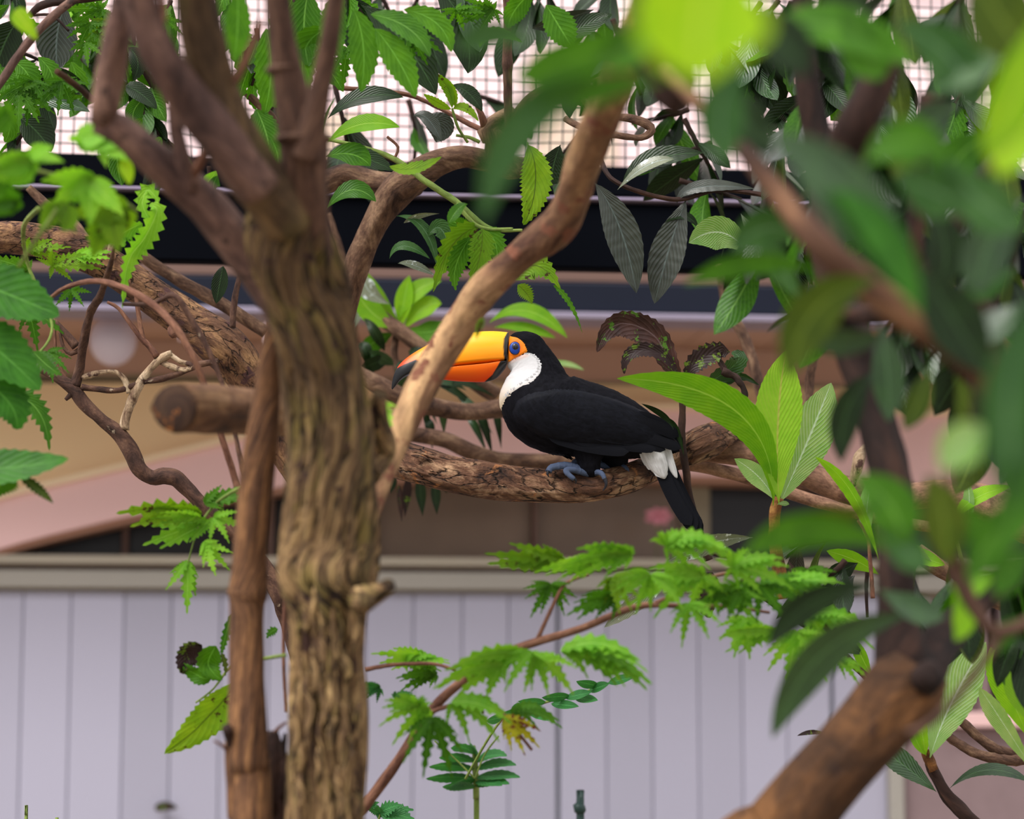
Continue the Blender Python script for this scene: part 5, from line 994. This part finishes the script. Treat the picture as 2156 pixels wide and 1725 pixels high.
for x, y, x2, y2, d_, n_, ks in [(20, -40, 60, 60, 4.4, 8, ['dark', 'mid', 'deep', 'gloss']), (140, -60, 200, 40, 4.5, 8, ['deep', 'deep', 'maple', 'dark']), (160, 120, 260, 180, 4.5, 8, ['dark', 'deep', 'small', 'mid']), (280, 60, 330, 200, 4.4, 10, ['dark', 'small', 'mid']), (290, 200, 350, 300, 4.4, 12, ['dark', 'small', 'mid', 'dark']), (240, 150, 200, 60, 4.5, 7, ['dark', 'deep', 'mid']),
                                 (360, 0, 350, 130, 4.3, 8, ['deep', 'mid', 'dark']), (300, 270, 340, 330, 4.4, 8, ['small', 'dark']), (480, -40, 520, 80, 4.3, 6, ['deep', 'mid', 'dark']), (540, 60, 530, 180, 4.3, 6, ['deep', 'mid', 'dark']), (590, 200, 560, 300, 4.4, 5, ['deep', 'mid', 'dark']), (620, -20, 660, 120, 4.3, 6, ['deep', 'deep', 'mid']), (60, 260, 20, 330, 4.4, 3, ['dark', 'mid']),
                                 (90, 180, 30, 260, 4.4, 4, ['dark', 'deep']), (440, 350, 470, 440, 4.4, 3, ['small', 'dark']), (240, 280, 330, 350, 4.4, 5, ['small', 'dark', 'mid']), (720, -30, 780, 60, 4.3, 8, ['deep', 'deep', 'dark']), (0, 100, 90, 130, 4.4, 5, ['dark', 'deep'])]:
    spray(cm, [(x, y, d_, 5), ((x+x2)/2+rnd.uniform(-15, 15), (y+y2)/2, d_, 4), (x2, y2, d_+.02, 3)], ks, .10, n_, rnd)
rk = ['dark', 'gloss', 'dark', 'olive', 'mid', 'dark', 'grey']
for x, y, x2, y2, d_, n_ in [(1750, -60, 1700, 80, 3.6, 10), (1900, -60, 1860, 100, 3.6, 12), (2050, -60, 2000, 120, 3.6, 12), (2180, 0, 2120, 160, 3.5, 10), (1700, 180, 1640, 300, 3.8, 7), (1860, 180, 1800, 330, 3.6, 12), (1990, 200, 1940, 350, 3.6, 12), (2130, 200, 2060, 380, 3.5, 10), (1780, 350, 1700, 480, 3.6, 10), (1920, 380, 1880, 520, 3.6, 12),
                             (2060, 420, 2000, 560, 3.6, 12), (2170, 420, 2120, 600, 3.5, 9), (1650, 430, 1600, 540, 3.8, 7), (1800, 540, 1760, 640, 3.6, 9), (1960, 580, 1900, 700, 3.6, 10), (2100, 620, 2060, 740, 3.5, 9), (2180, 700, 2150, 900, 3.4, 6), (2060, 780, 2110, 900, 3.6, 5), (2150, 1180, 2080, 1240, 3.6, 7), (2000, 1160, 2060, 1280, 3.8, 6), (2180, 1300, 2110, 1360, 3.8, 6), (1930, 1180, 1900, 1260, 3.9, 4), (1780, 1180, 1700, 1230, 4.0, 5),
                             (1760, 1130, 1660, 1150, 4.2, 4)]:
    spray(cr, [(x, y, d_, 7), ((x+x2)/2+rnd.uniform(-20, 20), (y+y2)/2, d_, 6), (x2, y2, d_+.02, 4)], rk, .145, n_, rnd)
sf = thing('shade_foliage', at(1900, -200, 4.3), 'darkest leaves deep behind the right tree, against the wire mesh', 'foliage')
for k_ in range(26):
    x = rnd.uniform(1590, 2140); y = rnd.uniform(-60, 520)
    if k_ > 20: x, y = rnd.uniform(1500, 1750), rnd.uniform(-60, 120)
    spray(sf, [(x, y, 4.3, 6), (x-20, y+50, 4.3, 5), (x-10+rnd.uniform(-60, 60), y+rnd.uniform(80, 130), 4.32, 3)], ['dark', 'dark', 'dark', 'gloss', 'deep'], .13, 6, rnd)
for k_ in range(7):
    x = rnd.uniform(200, 560); y = rnd.uniform(-40, 250)
    spray(cm, [(x, y, 4.4, 5), (x+10, y+40, 4.4, 4), (x+rnd.uniform(-40, 40), y+90, 4.42, 3)], ['small', 'dark', 'deep', 'small', 'dark'], .075, 12, rnd)
# pink blossom added in place of a blurred pink spot in the window
u, z = wp(1385, 1088, .12); u2, z2 = wp(1385, 1176, .045)
M_petal = flat('pink_petal', srgb(190, 118, 130), .6, .1, 30)
pf = thing('pink_spot_flower', W3(u2, .02, z2), 'pink blossom added for a blurred pink spot in the window below the toucan tail', 'flower')
s0, s1 = W3(u2, .02, z2-.004), W3(u, .12, z)
tube('stem', pf, [('w', *s0, .0015), ('w', *((s0+s1)/2), .0015), ('w', *s1, .0015)], B_green, ring=6)
for k_ in range(7):
    a_ = k_/7*2*PI; t_ = W3(u+.042*math.cos(a_), .125+.01*(k_ % 2), z+.026*math.sin(a_))
    v, f, uu = blade([s1, (s1+t_)/2+WN*.006, t_], 18, kind='broad', facing=WN, n=6, m=2); mesh('petal', v, f, M_petal, pf, uu)
# debris on the wall
u, z = wp(350, 1702, .012)
db = thing('debris', W3(u, .01, z), 'small dark dead leaf clinging to the lilac wall at bottom left', 'dead leaf')
v, f, uu = blade([W3(u-.03, .012, z-.004), W3(u, .03, z+.006), W3(u+.03, .012, z-.002)], 20, kind='broad', facing=WN, n=10, m=4)
mesh('leaf_blade', v, f, G_wither, db, uu)
# grass tips at the lower left corner
gt = thing('grass_tips', Vector((at(60, 1725, 4.3).x, at(60, 1725, 4.3).y, 0)), 'thin green stem tips peeping over the bottom edge at far left', 'plant')
for x in (55, 120):
    p = at(x, 1725, 4.3); tube('stem', gt, [('w', p.x, p.y, -.02, .004), ('w', p.x, p.y, p.z-.4, .004), (x, 1735, 4.3, 4), (x, 1716 if x < 100 else 1722, 4.3, 4)], B_green, ring=6)
# ================================================================ the toucan
BD = 4.24
def bp(px, py, lat=0.0):
    """lat in px units, positive = towards the camera"""
    return at(px, py, BD)-Vector((0, 1, 0))*(lat/FPX*BD)
def pip(x, y, poly):
    c = False; j = len(poly)-1
    for i in range(len(poly)):
        xi, yi = poly[i]; xj, yj = poly[j]
        if (yi > y) != (yj > y) and x < (xj-xi)*(y-yi)/(yj-yi)+xi: c = not c
        j = i
    return c
def pdist(x, y, poly):
    best = 1e9; j = len(poly)-1
    for i in range(len(poly)):
        ax, ay = poly[j]; bx, by = poly[i]; dx, dy = bx-ax, by-ay
        t = max(0, min(1, ((x-ax)*dx+(y-ay)*dy)/(dx*dx+dy*dy+1e-9)))
        best = min(best, math.hypot(x-ax-dx*t, y-ay-dy*t)); j = i
    return best
def smooth_poly(poly, k=5):
    n = len(poly); out = []
    for i in range(n):
        p0, p1, p2, p3 = poly[i-1], poly[i], poly[(i+1) % n], poly[(i+2) % n]
        for j in range(k):
            t = j/k
            out.append(tuple(.5*((2*b)+(-a+c)*t+(2*a-5*b+4*c-d)*t*t+(-a+3*b-3*c+d)*t**3) for a, b, c, d in zip(p0, p1, p2, p3)))
    return out
def feathermat(name, col, rough=.7, sheen=.0, scale=160, lift=1.6, spec=.3, bumpd=.0015):
    k = N(name); uv = k.n('UVMap'); mp = k.n('Mapping'); mp.inputs['Scale'].default_value = (1, 5, 1); k.l(uv.outputs[0], mp.inputs[0])
    f = k.noise(mp.outputs[0], scale/5, 5, .65, .4)
    c = k.mix(k.ramp(f, [(.35, (0, 0, 0)), (.7, (1, 1, 1))]), tuple(x*.75 for x in col), tuple(min(1, x*lift) for x in col))
    k.l(c, k.b.inputs['Base Color']); k.set(Roughness=rough); k.b.inputs['Specular IOR Level'].default_value = spec
    k.b.inputs['Sheen Weight'].default_value = sheen
    k.bump(f, .5, bumpd); return k.m
M_blackf = feathermat('black_feather', (.0045, .0044, .0065), .75, 0, spec=.07, lift=1.8)
M_headf = feathermat('head_feather', (.0085, .0062, .0070), .85, .06, spec=.08, lift=2.2)
M_wingf = feathermat('wing_feather', (.0048, .0052, .0085), .65, 0, spec=.11, lift=1.7)
M_whitef = feathermat('white_feather', (.68, .665, .68), .85, 0, lift=1.12, spec=.15, bumpd=.001)
def vcolmat(name, rough=.3, spec=.5, coat=0, noise_amt=.15, sc=60):
    k = N(name); a = k.n('VertexColor', layer_name='Col')
    tcn = k.n('TexCoord'); mp = k.n('Mapping'); mp.inputs['Scale'].default_value = (.3, 1, 1.4); k.l(tcn.outputs['Object'], mp.inputs[0])
    f = k.noise(mp.outputs[0], sc, 4)
    g = k.mix(f, tuple([1-noise_amt]*3), tuple([1+noise_amt*.6]*3))
    k.l(k.mix(1.0, a.outputs[0], g, 'MULTIPLY'), k.b.inputs['Base Color'])
    k.set(Roughness=rough); k.b.inputs['Specular IOR Level'].default_value = spec; k.b.inputs['Coat Weight'].default_value = coat
    return k.m
M_bill = vcolmat('bill_horn', .33, .35, .1, .10)
M_bib = vcolmat('bib_feather', .9, .1, 0, .06, 150)
M_skin = vcolmat('orange_skin', .55, .3, 0, .12, 200)
toucan = thing('toucan', bp(1240, 960), 'toucan with a huge orange bill, white throat and black body perched on the thick branch', 'bird')
# ---- body loft: (x, y, radius, lateral ratio), upper-right direction from spine
SP = [(1068.5, 737, 4, .8), (1070, 737, 20, .72), (1073, 737, 32, .70), (1081, 737, 38.5, .70), (1095, 740, 45, .70), (1110, 750, 50, .72),
      (1123, 769, 55, .78), (1128, 795, 63, .85), (1128, 822, 77, .92), (1142, 850, 89, .92), (1172, 871, 86, .93), (1210, 880, 82, .92),
      (1255, 887, 77, .90), (1300, 899, 69, .86), (1345, 914, 55, .82), (1385, 926, 37, .75), (1412, 936, 20, .7), (1428, 942, 4, .6)]
SS = crom([tuple(map(float, s)) for s in SP], [4, 4, 6, 10, 12, 14, 16, 16, 18, 18, 18, 20, 20, 20, 18, 12, 8])
RING = 120
bx, by = [s[0] for s in SS], [s[1] for s in SS]
# smoothed tangents so sections fan out evenly
def tangents(S, k=9):
    out = []
    for i in range(len(S)):
        a = S[max(0, i-k)]; b = S[min(len(S)-1, i+k)]
        dx, dy = b[0]-a[0], b[1]-a[1]; L = math.hypot(dx, dy)
        out.append((dx/L, dy/L))
    return out
TT = tangents(SS, 17)
GRID = []
for i, (s, t) in enumerate(zip(SS, TT)):
    nx, ny = t[1], -t[0]            # upward normal in picture space
    row = []
    for j in range(RING):
        a = 2*PI*j/RING
        u_ = math.cos(a)*s[2]; l_ = math.sin(a)*s[2]*s[3]
        row.append((s[0]+nx*u_, s[1]+ny*u_, l_))
    GRID.append(row)
NB = len(GRID)
import numpy as np
GA = np.array(GRID); kk = np.zeros((NB, RING, 1)); kk[34:NB-14] = (.5*np.clip(np.cos(2*np.pi*np.arange(RING)/RING), 0, 1)**.5)[None, :, None]
for _ in range(420):                # relax folds where the sections fan out at the nape
    GA[1:-1] = GA[1:-1]*(1-kk[1:-1])+(GA[:-2]+GA[2:])*.5*kk[1:-1]
GRID = [[tuple(v) for v in row] for row in GA.tolist()]
def body_xyz(i, j, off=0.0):
    x, y, l = GRID[i][j]
    s = SS[i]; cx, cy = s[0], s[1]
    if off:
        d = Vector((x-cx, y-cy, l)); L = d.length or 1
        x += d.x/L*off; y += d.y/L*off; l += d.z/L*off
    return bp(x, y, l)
V = []; UVb = []
for i in range(NB):
    for j in range(RING):
        x, y, l = GRID[i][j]
        o = 1.3*noise.noise(Vector((x*.06, y*.06, l*.06)))+.8*noise.noise(Vector((x*.2, y*.2, l*.2)))
        V.append(body_xyz(i, j, o)); UVb.append((i*.004, j/RING*.35))
F = [(i*RING+j, i*RING+(j+1) % RING, (i+1)*RING+(j+1) % RING, (i+1)*RING+j) for i in range(NB-1) for j in range(RING)]
body = mesh('body', V, F, M_blackf, toucan, UVb)
def shell(name, poly, off, mat, sides=(1, -1), color=None, edge=6.0, rag=0, parent=None, imax=None, ragscale=.25, uvs=True):
    """raised skin over the body inside the outline poly (picture plane), both sides"""
    poly = smooth_poly(poly)
    for sd_ in sides:
        idx = {}; V, F, U, C = [], [], [], []
        def vid(i, j):
            j %= RING
            if (i, j) not in idx:
                x, y, l = GRID[i][j]; e = min(1, pdist(x, y, poly)/edge) if pip(x, y, poly) else 0
                e = e*e*(3-2*e)
                o = off*e-.3+.5*noise.noise(Vector((x*.3, y*.3, 1)))
                idx[(i, j)] = len(V); V.append(body_xyz(i, j, o)); U.append((i*.004, j/RING*.35))
                if color: C.append(color(x, y))
            return idx[(i, j)]
        for i in range((imax or NB)-1):
            for j in range(RING):
                if (GRID[i][j][2] < -.001) == (sd_ > 0): continue
                x, y, l = GRID[i][j]
                rx = x+rag*noise.noise(Vector((x*ragscale, y*ragscale, 3))); ry = y+rag*noise.noise(Vector((x*ragscale, y*ragscale, 8)))
                if pip(rx, ry, poly): F.append((vid(i, j), vid(i, j+1), vid(i+1, j+1), vid(i+1, j)))
        if F: mesh(name, V, F, mat, parent or toucan, U, cols=C if color else None)
# ---- white throat bib
bibpoly = [(1030, 760), (1052, 762), (1068, 763), (1080, 758), (1095, 753), (1108, 748), (1122, 749), (1134, 759), (1140, 773), (1140, 788), (1132, 802), (1115, 815), (1093, 827), (1074, 838), (1062, 850), (1057, 862), (1048, 872), (1030, 850), (1020, 800)]
def bibcol(x, y):
    t = max(0, min(1, (830-y)/-30*-1 if False else (y-795)/60)); s = max(0, min(1, (1085-x)/50))
    k = t*(.35+.65*s)
    c = Vector((.66, .645, .66)).lerp(Vector((.74, .56, .32)), max(0, min(1, k)))
    if y < 768 and x < 1120:
        o = max(0, 1-pdist(x, y, [(1068, 745), (1105, 745), (1108, 752), (1068, 762)])/9)
        c = c.lerp(Vector((.9, .42, .28)), .45*o)
    return c
def bib_imax():
    for i, s in enumerate(SS):
        if s[0] > 1165: return i
shell('throat_bib', bibpoly, 2.4, M_bib, color=bibcol, edge=5, rag=3.5, imax=bib_imax(), ragscale=.5)
# ---- orange eye patch
eyepoly = [(1068, 709), (1077, 711), (1090, 715), (1101, 724), (1107, 735), (1110, 745), (1104, 749), (1096, 753), (1085, 758), (1068, 762)]
def eyecol(x, y):
    d = math.hypot(x-1084, (y-738)*.9)
    return Vector((1.0, .20, .003)).lerp(Vector((1.0, .30, .01)), min(1, max(0, (d-12)/14)))
shell('eye_patch', eyepoly, 3.0, M_skin, color=eyecol, edge=3)
M_iris = flat('blue_eye_ring', (.004, .045, .34), .35, .25, 300, spec=.5)
M_pupil = flat('pupil', (.002, .002, .003), .04, .1, 10, spec=.8)
M_rimd = flat('eye_rim', (.012, .006, .006), .4, .1, 10)
def headlat(px, py):
    b = 0
    for i in range(60):
        for j in range(RING):
            x, y, l = GRID[i][j]
            if l > 0 and math.hypot(x-px, y-py) < 3: b = max(b, l)
    return b
HL = headlat(1084, 738)
for sgn in (1, -1):
    def disc(name, r, ry, out, mat, flatn=.35, parent=toucan, cx=1084, cy=738):
        c = bp(cx, cy, sgn*(HL+out)); s = 1/FPX*BD
        return ball(name, c, s, mat, parent, (r, r*flatn, ry), 28, 14)
    e = disc('eye_rim', 12.4, 14.2, 3.6, M_rimd, .26)
    e2 = disc('eye', 11.2, 13.0, 4.6, M_iris, .32)
    disc('pupil', 6.4, 6.8, 7.2, M_pupil, .5, e2.parent, 1085, 735.5)
# ---- bill
def lerp_pairs(P, k=14):
    return crom([tuple(map(float, (*a, *b, c))) for a, b, c in P], [k]*(len(P)-1))
UPP = [((1071, 700), (1067, 763), 27), ((1040, 697.5), (1036, 765), 27), ((1000, 699), (1000, 768), 26), ((960, 705), (960, 772), 24), ((920, 717), (925, 777), 21),
       ((885, 735), (893, 782), 18), ((860, 751), (870, 787), 14), ((842, 767), (853, 794), 11), ((832, 783), (841, 803), 8), ((826.5, 800), (833, 813), 5), ((824, 818), (826, 821), 1)]
LOW = [((1068, 762), (1064, 776), 25), ((1052, 762), (1046, 796), 25), ((1030, 765), (1024, 804), 24), ((1000, 768), (1000, 805), 22), ((960, 772), (960, 803), 20), ((925, 777), (925, 799), 17),
       ((893, 782), (893, 795.5), 13), ((873, 786), (872, 793), 8), ((862, 789), (862, 790), 1)]
blk_tip = [(800, 900), (800, 770), (835, 775), (850, 768), (876, 758), (890, 765), (893, 784), (870, 800), (840, 830)]
blk_base = [(1073, 690), (1066, 703), (1060.5, 715), (1059, 735), (1060, 752), (1062, 770), (1090, 770), (1090, 690)]
blk_low = [(1080, 755), (1054, 762), (1046, 776), (1036, 791), (1020, 803.5), (1022, 812), (1060, 805), (1080, 775)]
def L3(a, b, t): t = max(0, min(1, t)); return Vector(a).lerp(Vector(b), t)
YEL, ORG, RED = (1.0, .56, .004), (1.0, .27, .003), (.90, .055, .004)
def upcol(x, y, v):
    c = L3(YEL, ORG, (v-.12)*1.15)
    if x < 925: c = L3(c, ORG, (925-x)/50)
    if x < 885: c = L3(c, RED, (885-x)/35)
    for p in (blk_tip, blk_base):
        if pip(x, y, p): c = c.lerp(Vector((.006, .006, .008)), min(1, pdist(x, y, p)/1.5))
    return c
def lowcol(x, y, v):
    c = L3((1.0, .20, .004), RED, v*.9)
    c = L3(c, RED, (x-985)/70*v) if x > 985 else c
    if pip(x, y, blk_low): c = c.lerp(Vector((.006, .006, .008)), min(1, pdist(x, y, blk_low)/1.5))
    if x < 900: c = L3(c, (.02, .01, .01), (900-x)/20)
    return c
def bill(name, P, colf, sharp_top, seam):
    S = lerp_pairs(P); R_ = 72; V, F, C = [], [], []
    for s in S:
        tx, ty, qx, qy, wdt = s; cx, cy = (tx+qx)/2, (ty+qy)/2
        for j in range(R_):
            a = 2*PI*j/R_; ca, sa = math.cos(a), math.sin(a)
            v = (1-ca)/2            # 0 top .. 1 bottom
            # width profile: rounded culmen, nearly flat flank down to the cutting edge
            if sharp_top: lat = wdt*(max(0, math.sin(PI*min(1, v*.62+.0))))**.75 if v < .93 else wdt*.93*max(0, (1-v)/.07)**.5
            else: lat = wdt*(max(0, math.sin(PI*min(1, (1-v)*.58))))**.7 if v > .07 else wdt*.93*max(0, v/.07)**.5
            x = tx+(qx-tx)*v; y = ty+(qy-ty)*v
            V.append(bp(x, y, lat*(1 if sa >= 0 else -1) if abs(sa) > 1e-6 else 0)); C.append(colf(x, y, v))
    n = len(S)
    for i in range(n-1):
        for j in range(R_): F.append((i*R_+j, i*R_+(j+1) % R_, (i+1)*R_+(j+1) % R_, (i+1)*R_+j))
    F += [tuple(range(R_-1, -1, -1)), tuple((n-1)*R_+j for j in range(R_))]
    return mesh(name, V, F, M_bill, toucan, cols=C)
bill('upper_mandible', UPP, upcol, True, 1)
bill('lower_mandible', LOW, lowcol, False, 0)
# ---- wings: raised shell plus long flight feathers
wingpoly = [(1079, 868), (1092, 848), (1120, 836), (1165, 828), (1215, 828), (1260, 836), (1310, 850), (1355, 868), (1395, 888), (1420, 912), (1426, 935), (1400, 944), (1350, 948), (1290, 952), (1225, 948), (1170, 938), (1128, 922), (1098, 902), (1082, 886)]
shell('wing', wingpoly, 7.0, M_wingf, edge=14)
# overlapping coverts on each wing
def feather(pts, w, mat, name='feather', parent=toucan, lat=0, lat2=None, face=0, n=14, tip=.0):
    lat2 = lat if lat2 is None else lat2
    k = len(pts); P = [bp(p[0], p[1], lat+(lat2-lat)*i/(k-1)) for i, p in enumerate(pts)]
    v, f, u = blade(P if k == 3 else [P[0], (P[0]+P[1])/2, P[1]], w, face=face, kind='feather', n=n, m=4, fold=-.10, facing=Vector((0, -1, -.12)).normalized())
    return mesh(name, v, f, mat, parent, u)
for sgn in (1, -1):
    for (a, m_, b, w_, l0, l1) in [((1240, 925), (1330, 935), (1400, 951), 20, 66, 30), ((1260, 915), (1350, 925), (1433, 948), 22, 64, 26), ((1300, 890), (1370, 900), (1428, 922), 26, 62, 24),
                                   ((1150, 925), (1240, 950), (1322, 957), 20, 62, 52), ((1200, 935), (1300, 945), (1380, 951), 18, 62, 40), ((1330, 878), (1390, 893), (1437, 938), 16, 48, 18),
                                   ((1360, 930), (1405, 938), (1432, 947), 12, 30, 22)]:
        feather([a, m_, b], w_, M_wingf, 'flight_feather', lat=sgn*l0, lat2=sgn*l1)
# ---- breast tufts that fray the outline
rnd = random.Random(5)
V, F, U = [], [], []
tuftline = [(1060, 885), (1066, 898), (1075, 910), (1085, 919), (1096, 927), (1108, 934), (1122, 941), (1138, 947), (1155, 952), (1172, 958), (1190, 962)]
for k_ in range(70):
    t = rnd.random()*(len(tuftline)-1.001); i = int(t); fx = t-i
    x = tuftline[i][0]*(1-fx)+tuftline[i+1][0]*fx; y = tuftline[i][1]*(1-fx)+tuftline[i+1][1]*fx
    L = rnd.uniform(14, 26); l0 = rnd.uniform(-30, 30)
    P = [bp(x-2, y-10, l0), bp(x+L*.35, y-10+L*.35, l0), bp(x+L*.8+2, y-10+L*.62+3, l0)]
    v, f, u = blade(P, 5, kind='lance', n=4, m=2, facing=Vector((0, -1, 0))); b = len(V); V += v; U += u; F += [tuple(q+b for q in ff) for ff in f]
tf = mesh('breast_feathers', V, F, M_blackf, toucan, U); tf['kind'] = 'stuff'
# bib fringe: small white plumes over the cheek edge
V, F, U = [], [], []
for k_ in range(150):
    e = [(1108, 752), (1122, 754), (1133, 764), (1137, 778), (1135, 790), (1126, 801), (1110, 812), (1090, 823), (1074, 833), (1064, 845)]
    t = rnd.random()*(len(e)-1.001); i = int(t); fx = t-i
    x = e[i][0]*(1-fx)+e[i+1][0]*fx-2; y = e[i][1]*(1-fx)+e[i+1][1]*fx-1
    j_ = None; best = 1e9
    for ii in range(20, 150, 3):
        for jj in range(0, RING, 2):
            gx, gy, gl = GRID[ii][jj]
            if gl > 0 and (gx-x)**2+(gy-y)**2 < best: best = (gx-x)**2+(gy-y)**2; j_ = gl
    for sgn in (1, -1):
        L = rnd.uniform(6, 10); dx, dy = .55+rnd.uniform(-.2, .2), .75
        P = [bp(x-L*.6*dx, y-L*.6*dy, sgn*(j_+1.0)), bp(x, y, sgn*(j_+1.7)), bp(x+L*.5*dx, y+L*.5*dy, sgn*(j_+1.1))]
        v, f, u = blade(P, 3.0, kind='lance', n=3, m=2, facing=Vector((0, -sgn, 0))); b = len(V); V += v; U += u; F += [tuple(q+b for q in ff) for ff in f]
tf = mesh('bib_fringe', V, F, M_whitef, toucan, U); tf['kind'] = 'stuff'
# ---- thighs
def loft(name, S, mat, rn=28, lat=0, par=toucan):
    S = crom([tuple(map(float, s)) for s in S], [6]*(len(S)-1)); V, F, U = [], [], []
    for i, s in enumerate(S):
        for j in range(rn):
            a = 2*PI*j/rn; k = 1+.05*noise.noise(Vector((math.cos(a)*2, math.sin(a)*2, i*.3)))
            V.append(bp(s[0]+math.cos(a)*s[2]*k, s[1]+s[4]*math.cos(a) if len(s) > 4 else s[1], lat+math.sin(a)*s[3]*k)); U.append((i*.004, j*.005))
    n = len(S)
    for i in range(n-1):
        for j in range(rn): F.append((i*rn+j, i*rn+(j+1) % rn, (i+1)*rn+(j+1) % rn, (i+1)*rn+j))
    F.append(tuple((n-1)*rn+j for j in range(rn)))
    return mesh(name, V, F, mat, par, U)
loft('thigh', [(1242, 930, 42, 30), (1240, 955, 34, 26), (1239, 975, 25.5, 22), (1240, 992, 23, 18), (1242, 1003, 16, 13), (1243, 1008, 5, 5)], M_blackf, lat=24)
loft('thigh', [(1282, 925, 44, 30), (1288, 950, 38, 26), (1294, 970, 30, 22), (1300, 983, 21, 16), (1304, 992, 12, 9), (1306, 995, 4, 4)], M_blackf, lat=-26)
# undertail red touch
loft('undertail_patch', [(1338, 935, 12, 20), (1341, 950, 8, 16), (1343, 960, 3, 5)], flat('red_feather', (.20, .012, .01), .8), lat=0)
# ---- feet
M_toe = flat('blue_skin', (.06, .085, .155), .5, .45, 120, bump=.7)
M_claw = flat('claw', (.012, .012, .018), .3, .2, 30)
def toe(pts, r0, r1, mat=None, name='toe', seed=0):
    W_ = [(bp(*p), r) for p, r in zip(pts, [r0+(r1-r0)*i/(len(pts)-1) for i in range(len(pts))])]
    P = [('w', p.x, p.y, p.z, r/FPX*BD) for p, r in W_]
    return tube(name, toucan, P, mat or M_toe, ring=14, step=.0014, rough=.05, fine=.03, nodes=.011, seed=seed)
for (lt, dx) in ((24, 0), (-24, 52)):
    def s_(pts): return [(x+dx, y+(-17 if dx else 0), l+lt-(6 if dx else 0)) for x, y, l in pts]
    toe(s_([(1238, 997, 0), (1215, 990, 6), (1192, 985, 12), (1172, 986, 18), (1159, 990, 20), (1154, 998, 24)]), 9.5, 6.5, seed=1)
    toe(s_([(1238, 1000, 4), (1218, 996, 14), (1202, 994, 24), (1190, 997, 30), (1199, 1008, 34), (1207, 1014, 33)]), 7.5, 5, seed=2)
    toe(s_([(1246, 1000, -4), (1257, 998, 12), (1266, 1003, 24), (1271, 1014, 28)]), 7, 4.5, seed=3)
    toe(s_([(1240, 1000, -10), (1250, 1001, -12), (1262, 1003, -16), (1268, 1010, -22)]), 7, 4.5, seed=4)
    toe(s_([(1154, 997, 24), (1152, 1003, 26), (1155, 1009, 26)]), 4, 1, M_claw, 'claw')
    toe(s_([(1206, 1012, 33), (1211, 1018, 32), (1210, 1024, 31)]), 4, 1, M_claw, 'claw')
    toe(s_([(1271, 1012, 28), (1274, 1024, 30), (1272, 1032, 30), (1267, 1038, 29)]), 4.5, 1, M_claw, 'claw')
# ---- tail: white coverts over black feathers
loft('rump', [(1372, 915, 18, 18, 5), (1371, 935, 25, 19, 6), (1374, 958, 27, 18, 5), (1381, 978, 24, 13, 2), (1388, 994, 17, 9, 0), (1394, 1006, 8, 5, 0), (1397, 1010, 2, 2, 0)], M_whitef, lat=16)
loft('rump_plume', [(1394, 925, 10, 9), (1400, 945, 11, 9), (1408, 968, 10, 7), (1416, 990, 8, 5), (1422, 1004, 4, 3), (1424, 1008, 1, 1)], M_whitef, lat=10)
for (pts, w_, lt) in [([(1358, 935), (1362, 962), (1374, 992)], 20, 30), ([(1370, 935), (1376, 968), (1390, 1008)], 20, 33), ([(1382, 935), (1388, 968), (1400, 1009)], 18, 29), ([(1350, 945), (1354, 962), (1366, 984)], 14, 26)]:
    feather(pts, w_, M_whitef, 'rump_feather', lat=lt, lat2=lt-14)
for (pts, w_, lt) in [([(1385, 945), (1420, 1030), (1476, 1117)], 26, 1), ([(1385, 945), (1415, 1030), (1466, 1118)], 30, 5), ([(1380, 945), (1408, 1030), (1455, 1108)], 26, 9),
                      ([(1390, 945), (1428, 1030), (1481, 1119)], 18, -3), ([(1375, 945), (1402, 1020), (1444, 1096)], 20, -7), ([(1390, 945), (1424, 1030), (1470, 1120)], 34, -11)]:
    feather(pts, w_*1.15, M_wingf, 'tail_feather', lat=lt+6, lat2=lt+6, n=20)
